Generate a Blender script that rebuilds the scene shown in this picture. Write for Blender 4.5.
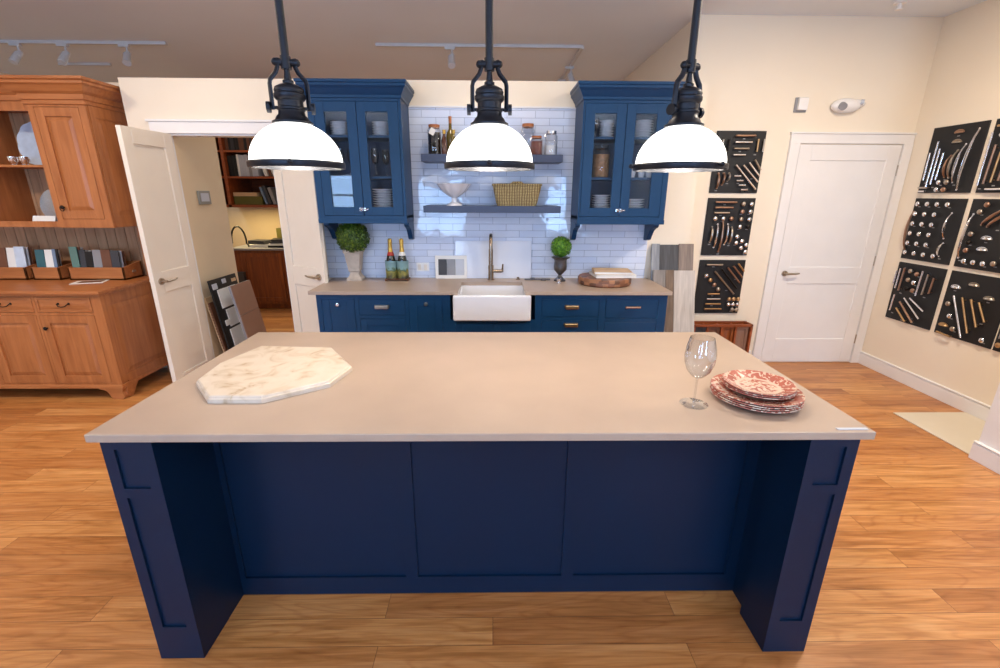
import bpy, bmesh, math, random
from mathutils import Vector, Matrix
PI = math.pi
random.seed(7)
S = bpy.context.scene
C = S.collection
for o in list(bpy.data.objects): bpy.data.objects.remove(o)

# ------------------------------------------------------------------ camera
cd = bpy.data.cameras.new('camera'); cam = bpy.data.objects.new('camera', cd); C.objects.link(cam)
F_PX, PITCH, YAW, ROLL, CAM_Z = 454.57, .2984, .0165, .0048, 1.6032
cd.sensor_width = 36; cd.sensor_fit = 'HORIZONTAL'; cd.lens = 36 * F_PX / 1000; cd.clip_start = .05
cy, sy, cp, sp = math.cos(YAW), math.sin(YAW), math.cos(PITCH), math.sin(PITCH)
Fw = Vector((sy*cp, cy*cp, -sp)); R0 = Vector((cy, -sy, 0)); U0 = R0.cross(Fw)
Rr = math.cos(ROLL)*R0 + math.sin(ROLL)*U0; Ur = -math.sin(ROLL)*R0 + math.cos(ROLL)*U0
mw = Matrix((Rr, Ur, -Fw)).transposed().to_4x4(); mw.translation = (0, 0, CAM_Z); cam.matrix_world = mw
S.camera = cam

# ------------------------------------------------------------------ world, daylight, room and fill lamps, exposure
w = bpy.data.worlds.new('world'); S.world = w; w.use_nodes = True
bg = w.node_tree.nodes['Background']; bg.inputs[0].default_value = (.72, .84, 1, 1); bg.inputs[1].default_value = 1.5
S.view_settings.view_transform = 'Standard'; S.view_settings.look = 'None'
S.view_settings.gamma = 1; S.view_settings.exposure = .02; S.view_settings.use_curve_mapping = False
def light(name, kind, loc, power, col, size=.1, sy_=None, rot=(0, 0, 0), spot=None, blend=.5):
    l = bpy.data.lights.new(name, kind); l.energy = power; l.color = col
    if kind == 'AREA':
        l.shape = 'RECTANGLE' if sy_ else 'DISK'; l.size = size
        if sy_: l.size_y = sy_
    else: l.shadow_soft_size = size
    if kind == 'SPOT': l.spot_size = spot; l.spot_blend = blend
    o = bpy.data.objects.new(name, l); C.objects.link(o); o.location = loc; o.rotation_euler = rot; return o
REAR = -3.5
WINS = [(-4.35, -2.95), (-2.0, -.7), (1.25, 2.2)]
for a, b in WINS:      # daylight through the shop windows behind the camera
    light('window_daylight', 'AREA', ((a+b)/2, REAR-.12, 1.35), 85, (.36, .60, 1), b-a, 1.35, rot=(PI/2, 0, 0))
WARM = (1, .80, .58)
WH = (1, .84, .66); NE = (.93, .96, 1)
for x, y, p, col in [(2.5, 2.4, 58, WH), (-3.6, 1.9, 48, WH), (-2.1, 2.9, 12, WH), (0, -.9, 6, WH), (-2.6, -1.2, 12, WH), (2.3, -.8, 12, WH), (0, 3.0, 10, WH), (-.8, 6.8, 42, NE), (-4.4, 6.4, 16, NE)]:   # showroom ceiling lamps; the cool pair behind the partition is added fill
    light('downlight_and_fill', 'AREA', (x, y, 2.97), p, col, .35)
for x in (-2.6, 0, 2.2): light('ceiling_fill', 'AREA', (x, -1.6, 1.9), 46, (.74, .87, 1), 1.0, rot=(PI, 0, 0))   # unseen lamps added behind the camera to brighten the ceiling
light('closet_downlight', 'AREA', (-2.2, 5.3, 2.9), 6, WARM, .3)
light('under_shelf_light', 'AREA', (-3.3, 6.62, 1.385), 9, (1, .75, .35), .9, .06)

# ------------------------------------------------------------------ materials
def lin(c):
    if isinstance(c, str): c = [int(c[i:i+2], 16)/255 for i in (0, 2, 4)]
    return tuple(x/12.92 if x <= .04045 else ((x+.055)/1.055)**2.4 for x in c) + (1,)
def newmat(name):
    m = bpy.data.materials.new(name); m.use_nodes = True; nt = m.node_tree
    return m, nt, nt.nodes['Principled BSDF']
def N(nt, t, **k):
    n = nt.nodes.new(t)
    for a, b in k.items():
        if a.startswith('_'): setattr(n, a[1:], b)
        else:
            key = a.replace('__', ' ')
            n.inputs[int(key[1:]) if key[0] == 'i' and key[1:].isdigit() else key].default_value = b
    return n
def ramp(nt, fac, stops):
    r = nt.nodes.new('ShaderNodeValToRGB'); e = r.color_ramp.elements
    while len(e) < len(stops): e.new(.5)
    for el, (p, c) in zip(e, stops): el.position = p; el.color = lin(c)
    nt.links.new(fac, r.inputs[0]); return r
def coords(nt, scale=(1, 1, 1), rot=(0, 0, 0), loc=(0, 0, 0), kind='Object'):
    t = nt.nodes.new('ShaderNodeTexCoord'); mp = nt.nodes.new('ShaderNodeMapping')
    mp.inputs['Scale'].default_value = scale; mp.inputs['Rotation'].default_value = rot; mp.inputs['Location'].default_value = loc
    nt.links.new(t.outputs[kind], mp.inputs[0]); return mp.outputs[0]
def mat(name, c, rough=.5, metal=0, var=.06, scale=6, bump=0, coat=0, stretch=(1, 1, 1)):
    """painted / cast / woven surface: a base colour with a faint noise mottling"""
    m, nt, b = newmat(name); co = coords(nt, stretch)
    n = N(nt, 'ShaderNodeTexNoise', Scale=scale, Detail=4.); nt.links.new(co, n.inputs['Vector'])
    base = lin(c); r = nt.nodes.new('ShaderNodeValToRGB'); e = r.color_ramp.elements
    e[0].position = .3; e[1].position = .7
    e[0].color = tuple(x*(1-var) for x in base[:3])+(1,); e[1].color = tuple(min(1, x*(1+var)) for x in base[:3])+(1,)
    nt.links.new(n.outputs[0], r.inputs[0]); nt.links.new(r.outputs[0], b.inputs['Base Color'])
    b.inputs['Roughness'].default_value = rough; b.inputs['Metallic'].default_value = metal
    b.inputs['Coat Weight'].default_value = coat
    if bump:
        bp = N(nt, 'ShaderNodeBump', Strength=bump, Distance=.01); nt.links.new(n.outputs[0], bp.inputs['Height']); nt.links.new(bp.outputs[0], b.inputs['Normal'])
    return m
def wood(name, c1, c2, axis='x', rough=.4, scale=1, dark=None):
    m, nt, b = newmat(name)
    st = {'x': (1.2, 14, 14), 'y': (14, 1.2, 14), 'z': (14, 14, 1.2)}[axis]
    co = coords(nt, tuple(s*scale for s in st))
    n = N(nt, 'ShaderNodeTexNoise', Scale=2., Detail=6., Distortion=.6); nt.links.new(co, n.inputs['Vector'])
    r = ramp(nt, n.outputs[0], [(.3, c1), (.72, c2)])
    nt.links.new(r.outputs[0], b.inputs['Base Color']); b.inputs['Roughness'].default_value = rough
    return m
def glass(name, tint=(1, 1, 1), gloss_r=.02, op=.0, ior=1.5):
    """thin clear pane or wall: see-through with Fresnel reflection"""
    m, nt, b = newmat(name); nt.nodes.remove(b); out = nt.nodes['Material Output']
    t = N(nt, 'ShaderNodeBsdfTransparent', Color=tint+(1,)); g = N(nt, 'ShaderNodeBsdfGlossy', Roughness=gloss_r)
    lw = N(nt, 'ShaderNodeLayerWeight', Blend=.5); pw = N(nt, 'ShaderNodeMath', _operation='POWER', i1=3.5 if ior < 1.6 else 1.6)
    nt.links.new(lw.outputs['Facing'], pw.inputs[0]); f = N(nt, 'ShaderNodeMath', _operation='MULTIPLY_ADD', i1=.85, i2=.03 if ior < 1.6 else .05); nt.links.new(pw.outputs[0], f.inputs[0])
    mx = nt.nodes.new('ShaderNodeMixShader')
    nt.links.new(f.outputs[0], mx.inputs[0]); nt.links.new(t.outputs[0], mx.inputs[1]); nt.links.new(g.outputs[0], mx.inputs[2])
    nt.links.new(mx.outputs[0], out.inputs[0]); return m

def floor_mat():
    m, nt, b = newmat('oak_floor'); co = coords(nt)
    br = N(nt, 'ShaderNodeTexBrick', Scale=1., Mortar__Size=.0012, Brick__Width=1.15, Row__Height=.116, Bias=0.)
    br.offset = .37; br.offset_frequency = 2; br.inputs['Color1'].default_value = (0, 0, 0, 1); br.inputs['Color2'].default_value = (1, 1, 1, 1)
    br.inputs['Mortar'].default_value = (.5, .5, .5, 1)
    nt.links.new(co, br.inputs['Vector'])
    # grain, offset per plank
    add = nt.nodes.new('ShaderNodeVectorMath'); add.operation = 'ADD'
    mul = nt.nodes.new('ShaderNodeVectorMath'); mul.operation = 'SCALE'; mul.inputs['Scale'].default_value = 9
    nt.links.new(br.outputs[0], mul.inputs[0]); nt.links.new(mul.outputs[0], add.inputs[1]); nt.links.new(co, add.inputs[0])
    mp = nt.nodes.new('ShaderNodeMapping'); mp.inputs['Scale'].default_value = (1.1, 13, 1); nt.links.new(add.outputs[0], mp.inputs[0])
    n = N(nt, 'ShaderNodeTexNoise', Scale=1.6, Detail=7., Distortion=1.1); nt.links.new(mp.outputs[0], n.inputs['Vector'])
    wv = N(nt, 'ShaderNodeTexNoise', Scale=3.5, Detail=8., Distortion=.2)
    mp2 = nt.nodes.new('ShaderNodeMapping'); mp2.inputs['Scale'].default_value = (1.5, 40, 1); nt.links.new(add.outputs[0], mp2.inputs[0]); nt.links.new(mp2.outputs[0], wv.inputs['Vector'])
    g = ramp(nt, n.outputs[0], [(.28, 'b0804c'), (.5, 'd09e67'), (.75, 'dfb482')])
    pl = ramp(nt, br.outputs[0], [(0, 'd2ac88'), (.35, 'e6c4a0'), (.7, 'f5d9b8'), (1, 'ffecd2')])
    mx = N(nt, 'ShaderNodeMix', _data_type='RGBA', _blend_type='MULTIPLY'); mx.inputs[0].default_value = .85
    nt.links.new(g.outputs[0], mx.inputs[6]); nt.links.new(pl.outputs[0], mx.inputs[7])
    g2 = ramp(nt, wv.outputs[0], [(.3, 'c9bdb4'), (.6, 'ffffff')])
    mx2 = N(nt, 'ShaderNodeMix', _data_type='RGBA', _blend_type='MULTIPLY'); mx2.inputs[0].default_value = .55
    nt.links.new(mx.outputs[2], mx2.inputs[6]); nt.links.new(g2.outputs[0], mx2.inputs[7])
    ct = N(nt, 'ShaderNodeTexNoise', Scale=1., Detail=2., Distortion=.4); mp3 = nt.nodes.new('ShaderNodeMapping'); mp3.inputs['Scale'].default_value = (.9, 5, 1)
    nt.links.new(add.outputs[0], mp3.inputs[0]); nt.links.new(mp3.outputs[0], ct.inputs['Vector'])
    m1 = N(nt, 'ShaderNodeMath', _operation='MULTIPLY', i1=95.); nt.links.new(ct.outputs[0], m1.inputs[0]); m2 = N(nt, 'ShaderNodeMath', _operation='SINE'); nt.links.new(m1.outputs[0], m2.inputs[0])
    g3 = ramp(nt, m2.outputs[0], [(.0, 'ffffff'), (.7, 'f3e4d6'), (1, 'cfb199')]); mx3 = N(nt, 'ShaderNodeMix', _data_type='RGBA', _blend_type='MULTIPLY'); mx3.inputs[0].default_value = .3
    nt.links.new(mx2.outputs[2], mx3.inputs[6]); nt.links.new(g3.outputs[0], mx3.inputs[7]); mx2 = mx3
    mo = N(nt, 'ShaderNodeMix', _data_type='RGBA'); mo.inputs[7].default_value = lin('7a5230')
    nt.links.new(br.outputs['Fac'], mo.inputs[0]); nt.links.new(mx2.outputs[2], mo.inputs[6])
    nt.links.new(mo.outputs[2], b.inputs['Base Color']); b.inputs['Roughness'].default_value = .32; b.inputs['Specular IOR Level'].default_value = .45
    return m
def tile_mat():
    m, nt, b = newmat('subway_tile'); co = coords(nt, rot=(PI/2, 0, 0), loc=(.07, 0, .013))
    # X stays along the wall, Z becomes the row direction
    sep = nt.nodes.new('ShaderNodeSeparateXYZ'); cmb = nt.nodes.new('ShaderNodeCombineXYZ'); t = nt.nodes.new('ShaderNodeTexCoord')
    nt.links.new(t.outputs['Object'], sep.inputs[0]); nt.links.new(sep.outputs[0], cmb.inputs[0]); nt.links.new(sep.outputs[2], cmb.inputs[1])
    br = N(nt, 'ShaderNodeTexBrick', Scale=1., Mortar__Size=.0016, Mortar__Smooth=.3, Brick__Width=.225, Row__Height=.0545, Bias=0.)
    br.offset = .5; br.offset_frequency = 2
    br.inputs['Color1'].default_value = lin('cfdaf0'); br.inputs['Color2'].default_value = lin('dbe3f3'); br.inputs['Mortar'].default_value = lin('8f9bb4')
    nt.links.new(cmb.outputs[0], br.inputs['Vector']); nt.links.new(br.outputs[0], b.inputs['Base Color'])
    n = N(nt, 'ShaderNodeTexNoise', Scale=9., Detail=2.); nt.links.new(cmb.outputs[0], n.inputs['Vector'])
    b1 = N(nt, 'ShaderNodeBump', Strength=.08, Distance=.02); nt.links.new(n.outputs[0], b1.inputs['Height'])
    inv = N(nt, 'ShaderNodeMath', _operation='SUBTRACT', i0=1.); nt.links.new(br.outputs['Fac'], inv.inputs[1])
    b2 = N(nt, 'ShaderNodeBump', Strength=.6, Distance=.002); nt.links.new(inv.outputs[0], b2.inputs['Height']); nt.links.new(b1.outputs[0], b2.inputs['Normal'])
    nt.links.new(b2.outputs[0], b.inputs['Normal']); b.inputs['Roughness'].default_value = .05
    return m
def marble_mat():
    m, nt, b = newmat('cream_marble'); co = coords(nt)
    n = N(nt, 'ShaderNodeTexNoise', Scale=9., Detail=8., Distortion=1.5); nt.links.new(co, n.inputs['Vector'])
    r = ramp(nt, n.outputs[0], [(.3, 'a58a68'), (.4, 'c2b19b'), (.5, 'cdbfae'), (.8, 'd3c7b8')])
    nt.links.new(r.outputs[0], b.inputs['Base Color']); b.inputs['Roughness'].default_value = .35; return m
def transfer_mat():
    """red printed pattern on cream china"""
    m, nt, b = newmat('red_transferware'); t = nt.nodes.new('ShaderNodeTexCoord')
    ln = N(nt, 'ShaderNodeVectorMath', _operation='LENGTH')
    sep = nt.nodes.new('ShaderNodeSeparateXYZ'); cmb = nt.nodes.new('ShaderNodeCombineXYZ')
    nt.links.new(t.outputs['Object'], sep.inputs[0]); nt.links.new(sep.outputs[0], cmb.inputs[0]); nt.links.new(sep.outputs[1], cmb.inputs[1])
    nt.links.new(cmb.outputs[0], ln.inputs[0])
    n = N(nt, 'ShaderNodeTexNoise', Scale=38., Detail=5., Distortion=1.6); nt.links.new(cmb.outputs[0], n.inputs['Vector'])
    band = ramp(nt, ln.outputs['Value'], [(0, (.5,)*3), (.055, (.45,)*3), (.063, (.0,)*3), (.072, (.0,)*3), (.08, (.8,)*3), (.16, (.85,)*3)])
    # threshold pattern where the band allows
    ad = N(nt, 'ShaderNodeMath', _operation='MULTIPLY'); p = ramp(nt, n.outputs[0], [(.45, (0, 0, 0)), (.56, (1, 1, 1))])
    bw = nt.nodes.new('ShaderNodeRGBToBW'); nt.links.new(band.outputs[0], bw.inputs[0])
    mul = N(nt, 'ShaderNodeMath', _operation='MULTIPLY', i1=6.); nt.links.new(bw.outputs[0], mul.inputs[0])
    bw2 = nt.nodes.new('ShaderNodeRGBToBW'); nt.links.new(p.outputs[0], bw2.inputs[0])
    nt.links.new(mul.outputs[0], ad.inputs[0]); nt.links.new(bw2.outputs[0], ad.inputs[1]); ad.use_clamp = True
    mx = N(nt, 'ShaderNodeMix', _data_type='RGBA'); mx.inputs[6].default_value = lin('cbb19d'); mx.inputs[7].default_value = lin('a05a4b')
    nt.links.new(ad.outputs[0], mx.inputs[0]); nt.links.new(mx.outputs[2], b.inputs['Base Color'])
    b.inputs['Roughness'].default_value = .18; return m
def basket_mat():
    m, nt, b = newmat('woven_seagrass'); co = coords(nt, (1, 1, 1))
    wv = N(nt, 'ShaderNodeTexWave', Scale=28., Distortion=2., _bands_direction='Z'); wv.inputs['Detail'].default_value = 2
    w2 = N(nt, 'ShaderNodeTexWave', Scale=16., Distortion=3., _bands_direction='X')
    nt.links.new(co, wv.inputs['Vector']); nt.links.new(co, w2.inputs['Vector'])
    ad = N(nt, 'ShaderNodeMath', _operation='MULTIPLY'); nt.links.new(wv.outputs[1], ad.inputs[0]); nt.links.new(w2.outputs[1], ad.inputs[1])
    r = ramp(nt, ad.outputs[0], [(0, '6e5a38'), (.3, 'b09c6c'), (.8, 'cdbd8c')]); nt.links.new(r.outputs[0], b.inputs['Base Color'])
    bp = N(nt, 'ShaderNodeBump', Strength=1., Distance=.006); nt.links.new(ad.outputs[0], bp.inputs['Height']); nt.links.new(bp.outputs[0], b.inputs['Normal'])
    b.inputs['Roughness'].default_value = .7; return m
def shade_mat():
    m, nt, b = newmat('lit_opal_glass'); n = N(nt, 'ShaderNodeTexNoise', Scale=3.); nt.links.new(coords(nt), n.inputs['Vector'])
    r = ramp(nt, n.outputs[0], [(.3, 'fffaf0'), (.7, 'ffffff')]); nt.links.new(r.outputs[0], b.inputs['Base Color'])
    b.inputs['Emission Color'].default_value = (1, .97, .9, 1); b.inputs['Emission Strength'].default_value = 3.0; b.inputs['Roughness'].default_value = .15
    return m
def leaf_mat(name, a, c, d):
    m, nt, b = newmat(name); n = N(nt, 'ShaderNodeTexNoise', Scale=90.); nt.links.new(coords(nt), n.inputs['Vector'])
    r = ramp(nt, n.outputs[0], [(.35, a), (.5, c), (.68, d)]); nt.links.new(r.outputs[0], b.inputs['Base Color']); b.inputs['Roughness'].default_value = .45; return m
def end_grain_mat():
    m, nt, b = newmat('end_grain_walnut'); co = coords(nt)
    br = N(nt, 'ShaderNodeTexVoronoi', Scale=22., _feature='F1', _distance='CHEBYCHEV'); nt.links.new(co, br.inputs['Vector']); br.inputs['Randomness'].default_value = .35
    r = ramp(nt, br.outputs['Color'], [(.1, '4a2d1e'), (.5, '7a4c33'), (.9, '9a6a48')]); nt.links.new(r.outputs[0], b.inputs['Base Color']); b.inputs['Roughness'].default_value = .45; return m

def caddy_mat():
    m, nt, b = newmat('painted_tin_landscape'); t = nt.nodes.new('ShaderNodeTexCoord'); sep = nt.nodes.new('ShaderNodeSeparateXYZ'); nt.links.new(t.outputs['Generated'], sep.inputs[0])
    n = N(nt, 'ShaderNodeTexNoise', Scale=5., Detail=5.); nt.links.new(t.outputs['Generated'], n.inputs['Vector'])
    a = N(nt, 'ShaderNodeMath', _operation='MULTIPLY_ADD', i1=.7, i2=-.35); nt.links.new(n.outputs[0], a.inputs[0]); c = N(nt, 'ShaderNodeMath', _operation='ADD'); nt.links.new(a.outputs[0], c.inputs[0]); nt.links.new(sep.outputs[2], c.inputs[1])
    r = ramp(nt, c.outputs[0], [(.05, '3f3a2a'), (.2, '6b6a35'), (.38, '8d8440'), (.5, '3d5636'), (.62, '7a9a96'), (.85, '6f8f94')]); nt.links.new(r.outputs[0], b.inputs['Base Color']); b.inputs['Roughness'].default_value = .4; return m
M = dict(
 floor=floor_mat(), tile=tile_mat(), marble=marble_mat(), china=transfer_mat(), basket=basket_mat(), shade=shade_mat(), butcher=end_grain_mat(),
 ceil=mat('ceiling_paint', 'e2e7ee', .9, var=.02, scale=1), cream=mat('cream_wall_paint', 'efe3cf', .85, var=.015, scale=2),
 closetwall=mat('closet_wall_paint', 'd9c5a4', .85, var=.02), white=mat('white_trim_paint', 'eceae8', .45, var=.015), leaf=mat('white_door_paint', 'e6dccd', .4, var=.015),
 blue=mat('navy_cabinet_paint', '0f3a60', .38, var=.04, scale=3), blue_shaded=mat('navy_paint_shaded', '031e38', .42, var=.04, scale=3), blueint=mat('navy_cabinet_interior', '1b3a60', .5, var=.04),  # island navy: the cabinet paint with its shade put into the colour
 stone=mat('warm_grey_quartz', 'ab9786', .36, var=.04, scale=5), slate=mat('shelf_blue_grey', '3a4560', .45, var=.05),
 padtile=mat('floor_stone_tile', 'd8cdb8', .4, var=.04, scale=3), porcelain=mat('white_porcelain', 'e6e6ea', .14, var=.01, coat=.3),
 nickel=mat('brushed_nickel', 'b9ad9e', .28, 1, var=.08, scale=20), brassy=mat('champagne_bronze', '978776', .27, 1, var=.06), silver=mat('polished_silver', 'ececee', .16, 1, var=.05),
 chrome=mat('polished_chrome', 'e4e4e6', .09, 1, var=.02), gold=mat('satin_gold', 'c7a376', .3, 1, var=.05), copper=mat('rose_bronze', 'b3907a', .3, 1, var=.05), iron=mat('dark_hardware', '2a2522', .4, .8, var=.1),
 pend=mat('oiled_bronze', '22262f', .38, .6, var=.12, scale=12), honey=wood('honey_maple_z', '9c5c30', 'b87543', 'z', .38), honeyx=wood('honey_maple_x', '9c5c30', 'b87543', 'x', .38),
 bead=wood('weathered_beadboard', '9a7454', 'b98f6b', 'z', .6), cherry=wood('cherry_wood', '7d3a1a', 'a5562a', 'x', .4), cherryz=wood('cherry_wood_upright', '6b3417', '97511f', 'z', .4),
 board=mat('black_display_board', '101114', .6, var=.15, scale=30), track=mat('white_track_metal', 'c9c9cc', .4, var=.03),
 glass=glass('clear_pane'), clear=glass('clear_glass', (.95, .96, .97), ior=1.7), dkglass=mat('dark_green_bottle_glass', '10180c', .08, var=.2, coat=.5), amber=mat('amber_jar_contents', '4a2412', .12, var=.3, coat=.5),
 darkjar=mat('dark_jar_contents', '1f120d', .1, var=.4, scale=40, coat=.5), olive=mat('olive_oil', '6b5a1e', .1, var=.3, coat=.5), cork=mat('cork_lid', 'a8683f', .7, var=.1, scale=40), spice=mat('red_brown_spice', '6e2f1c', .8, var=.35, scale=120, bump=.5),
 cookies=mat('biscuit_contents', 'b5835a', .8, var=.4, scale=30, bump=.5), salt=mat('white_sugar_contents', 'dfe3ea', .8, var=.05, scale=60),
 buxus=leaf_mat('boxwood_leaf', '142b0a', '33560f', '80962c'), moss=leaf_mat('bright_boxwood_leaf', '23500c', '447f14', '86b32c'),
 terra=mat('whitewashed_clay', 'b3a79b', .8, var=.12, scale=25, bump=.3), pewter=mat('antique_pewter', '6b6a6c', .32, .9, var=.3, scale=30), gilt=mat('gold_foil', 'c8a24e', .35, .8, var=.2, scale=50), red=mat('red_label_paper', 'b32518', .5), paper=mat('white_paper', 'e9e7e2', .7, var=.03),
 caddy=caddy_mat(), rust=mat('rusty_iron', '6b4128', .7, .3, var=.3, scale=40),
 black=mat('black_plastic', '0d0d0f', .4), grey=mat('grey_plastic', '8f8f92', .5), dgrey=mat('dark_grey_sample', '3c3d42', .6, var=.1), teal=mat('teal_green_sample', '5d8077', .5), tealdk=mat('dark_teal_sample', '31616b', .5), mocha=mat('mocha_tile', '8d6a57', .5, var=.04), ltgrey=mat('light_grey_sample', 'b9bdc6', .5, var=.05), bluegrey=mat('slate_blue_sample', '7286a0', .5, var=.05), brown=mat('brown_sample', '6f4630', .55, var=.1),
 whiteboard=mat('gloss_white_tile_panel', 'dde2ee', .12, var=.01), beige=mat('beige_sample', 'c9a982', .6, var=.05), platter=mat('pale_blue_glass_platter', 'c3d2e4', .15, var=.1, scale=15, coat=.4), pewterplate=mat('pewter_plate', 'b5b7ba', .25, .9, var=.08),
 kraft=mat('folder_olive', '5f5a20', .7), thermo=mat('thermostat_grey', '87877f', .4),
)
for k_ in ('blue_shaded', 'blue'): M[k_].node_tree.nodes['Principled BSDF'].inputs['Specular IOR Level'].default_value = .28
def stained(name, a, b, ax='z'): return wood(name, a, b, ax, .6, 1.6)
M.update(wblue=stained('blue_grey_oak', '6f747c', 'a3a7ad'), wdark=stained('charcoal_oak', '38383a', '55565a'), wtaupe=stained('taupe_oak', '6d6058', '948479'), wgrey=stained('weathered_grey_oak', '66605c', '9a938d'), wbrown=stained('brown_oak_strip', '554436', '85705c'), wpale=stained('pale_limed_oak', 'a9a29b', 'cdc6bf'))

# ------------------------------------------------------------------ mesh helpers
class B:
    def __init__(s): s.bm = bmesh.new(); s.i = 0
    def _fin(s, vs, smooth=False, bev=0, seg=2):
        fs = {f for v in vs for f in v.link_faces}
        for f in fs: f.material_index = s.i; f.smooth = smooth
        if bev:
            es = {e for v in vs for e in v.link_edges}
            r = bmesh.ops.bevel(s.bm, geom=list(es), offset=bev, segments=seg, affect='EDGES', profile=.5)
            for f in r['faces']: f.material_index = s.i
        return s
    def box(s, x0, x1, y0, y1, z0, z1, bev=0, seg=2, M4=None):
        r = bmesh.ops.create_cube(s.bm, size=1)['verts']
        for v in r: v.co = Vector(((x0+x1)/2 + v.co.x*(x1-x0), (y0+y1)/2 + v.co.y*(y1-y0), (z0+z1)/2 + v.co.z*(z1-z0)))
        if M4:
            for v in r: v.co = M4 @ v.co
        return s._fin(r, bev=bev, seg=seg)
    def cyl(s, p0, p1, r, r2=None, n=16, bev=0):
        p0, p1 = Vector(p0), Vector(p1); d = p1-p0
        vs = bmesh.ops.create_cone(s.bm, cap_ends=True, segments=n, radius1=r, radius2=r if r2 is None else r2, depth=d.length)['verts']
        q = d.to_track_quat('Z', 'Y').to_matrix().to_4x4(); q.translation = (p0+p1)/2
        for v in vs: v.co = q @ v.co
        return s._fin(vs, smooth=True)
    def ball(s, c, r, sc=(1, 1, 1), n=16):
        vs = bmesh.ops.create_uvsphere(s.bm, u_segments=n, v_segments=max(6, n//2), radius=r)['verts']
        for v in vs: v.co = Vector(c) + Vector((v.co.x*sc[0], v.co.y*sc[1], v.co.z*sc[2]))
        return s._fin(vs, smooth=True)
    def lathe(s, cx, cy_, prof, n=32, M4=None, wave=None):
        rings = []
        for k, (r, z) in enumerate(prof):
            if r < 1e-5: ring = [s.bm.verts.new((cx, cy_, z))]
            else:
                ring = []
                for i in range(n):
                    a = 2*PI*i/n; rr = r*(1+(wave(a, k) if wave else 0)); ring.append(s.bm.verts.new((cx+rr*math.cos(a), cy_+rr*math.sin(a), z)))
            rings.append(ring)
        allv = [v for g in rings for v in g]
        for a, b in zip(rings, rings[1:]):
            for i in range(n):
                j = (i+1) % n
                if len(a) == 1 and len(b) == 1: continue
                if len(a) == 1: s.bm.faces.new((a[0], b[j], b[i]))
                elif len(b) == 1: s.bm.faces.new((a[i], a[j], b[0]))
                else: s.bm.faces.new((a[i], a[j], b[j], b[i]))
        if M4:
            for v in allv: v.co = M4 @ v.co
        for f in {f for v in allv for f in v.link_faces}: f.material_index = s.i; f.smooth = True
        return s
    def tube(s, pts, r, n=10, caps=True, sx=1.0):
        pts = [Vector(p) for p in pts]; rs = r if isinstance(r, (list, tuple)) else [r]*len(pts); rings = []; up = None
        for k, p in enumerate(pts):
            t = (pts[min(k+1, len(pts)-1)] - pts[max(k-1, 0)]).normalized()
            if up is None: up = t.orthogonal().normalized()
            up = (up - t*up.dot(t)).normalized(); sd = t.cross(up)
            rings.append([s.bm.verts.new(p + (math.cos(2*PI*i/n)*up + math.sin(2*PI*i/n)*sd*sx)*rs[k]) for i in range(n)])
        for a, b in zip(rings, rings[1:]):
            for i in range(n): s.bm.faces.new((a[i], a[(i+1) % n], b[(i+1) % n], b[i])).smooth = True
        if caps: s.bm.faces.new(rings[0][::-1]); s.bm.faces.new(rings[-1])
        for g in rings:
            for v in g:
                for f in v.link_faces: f.material_index = s.i
        return s
    def prism(s, pts, axis, a0, a1, bev=0):
        """extrude a 2-D outline: axis x -> (y,z), y -> (x,z), z -> (x,y)"""
        def P(p, a): return {'x': (a, p[0], p[1]), 'y': (p[0], a, p[1]), 'z': (p[0], p[1], a)}[axis]
        v0 = [s.bm.verts.new(P(p, a0)) for p in pts]; v1 = [s.bm.verts.new(P(p, a1)) for p in pts]; n = len(pts)
        s.bm.faces.new(v0); s.bm.faces.new(v1[::-1])
        for i in range(n): s.bm.faces.new((v0[i], v1[i], v1[(i+1) % n], v0[(i+1) % n]))
        return s._fin(v0+v1, bev=bev)
    def obj(s, name, m, parent=None, smooth_angle=40):
        bm = s.bm; bmesh.ops.recalc_face_normals(bm, faces=bm.faces)
        for e in bm.edges:
            if len(e.link_faces) == 2 and e.calc_face_angle(0) > math.radians(smooth_angle): e.smooth = False
        off = Vector((0, 0, 0)); p = parent
        while p: off += p.location; p = p.parent
        if off.length: bmesh.ops.translate(bm, vec=-off, verts=bm.verts)
        me = bpy.data.meshes.new(name); bm.to_mesh(me); bm.free()
        for x in (m if isinstance(m, (list, tuple)) else [m]): me.materials.append(M[x] if isinstance(x, str) else x)
        o = bpy.data.objects.new(name, me); C.objects.link(o)
        if parent: o.parent = parent
        return o
def thing(name, label, cat, loc, group=None):
    o = bpy.data.objects.new(name, None); C.objects.link(o); o.location = loc; o.empty_display_size = .1
    return tag(o, label, cat, group)
def tag(o, label, cat, group=None):
    o['label'] = label; o['category'] = cat
    if group: o['group'] = group
    return o
def struct(o): o['kind'] = 'structure'; return o
def centre(o):
    """give a one-mesh thing its origin at its own base"""
    me = o.data; xs = [v.co for v in me.vertices]
    c = Vector(((min(v.x for v in xs)+max(v.x for v in xs))/2, (min(v.y for v in xs)+max(v.y for v in xs))/2, min(v.z for v in xs)))
    me.transform(Matrix.Translation(-c)); o.location = c; return o
def copy_tree(o, parent=None):
    c = o.copy(); C.objects.link(c)
    if parent: c.parent = parent
    for ch in [x for x in bpy.data.objects if x.parent == o]: copy_tree(ch, c)
    return c
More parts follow.
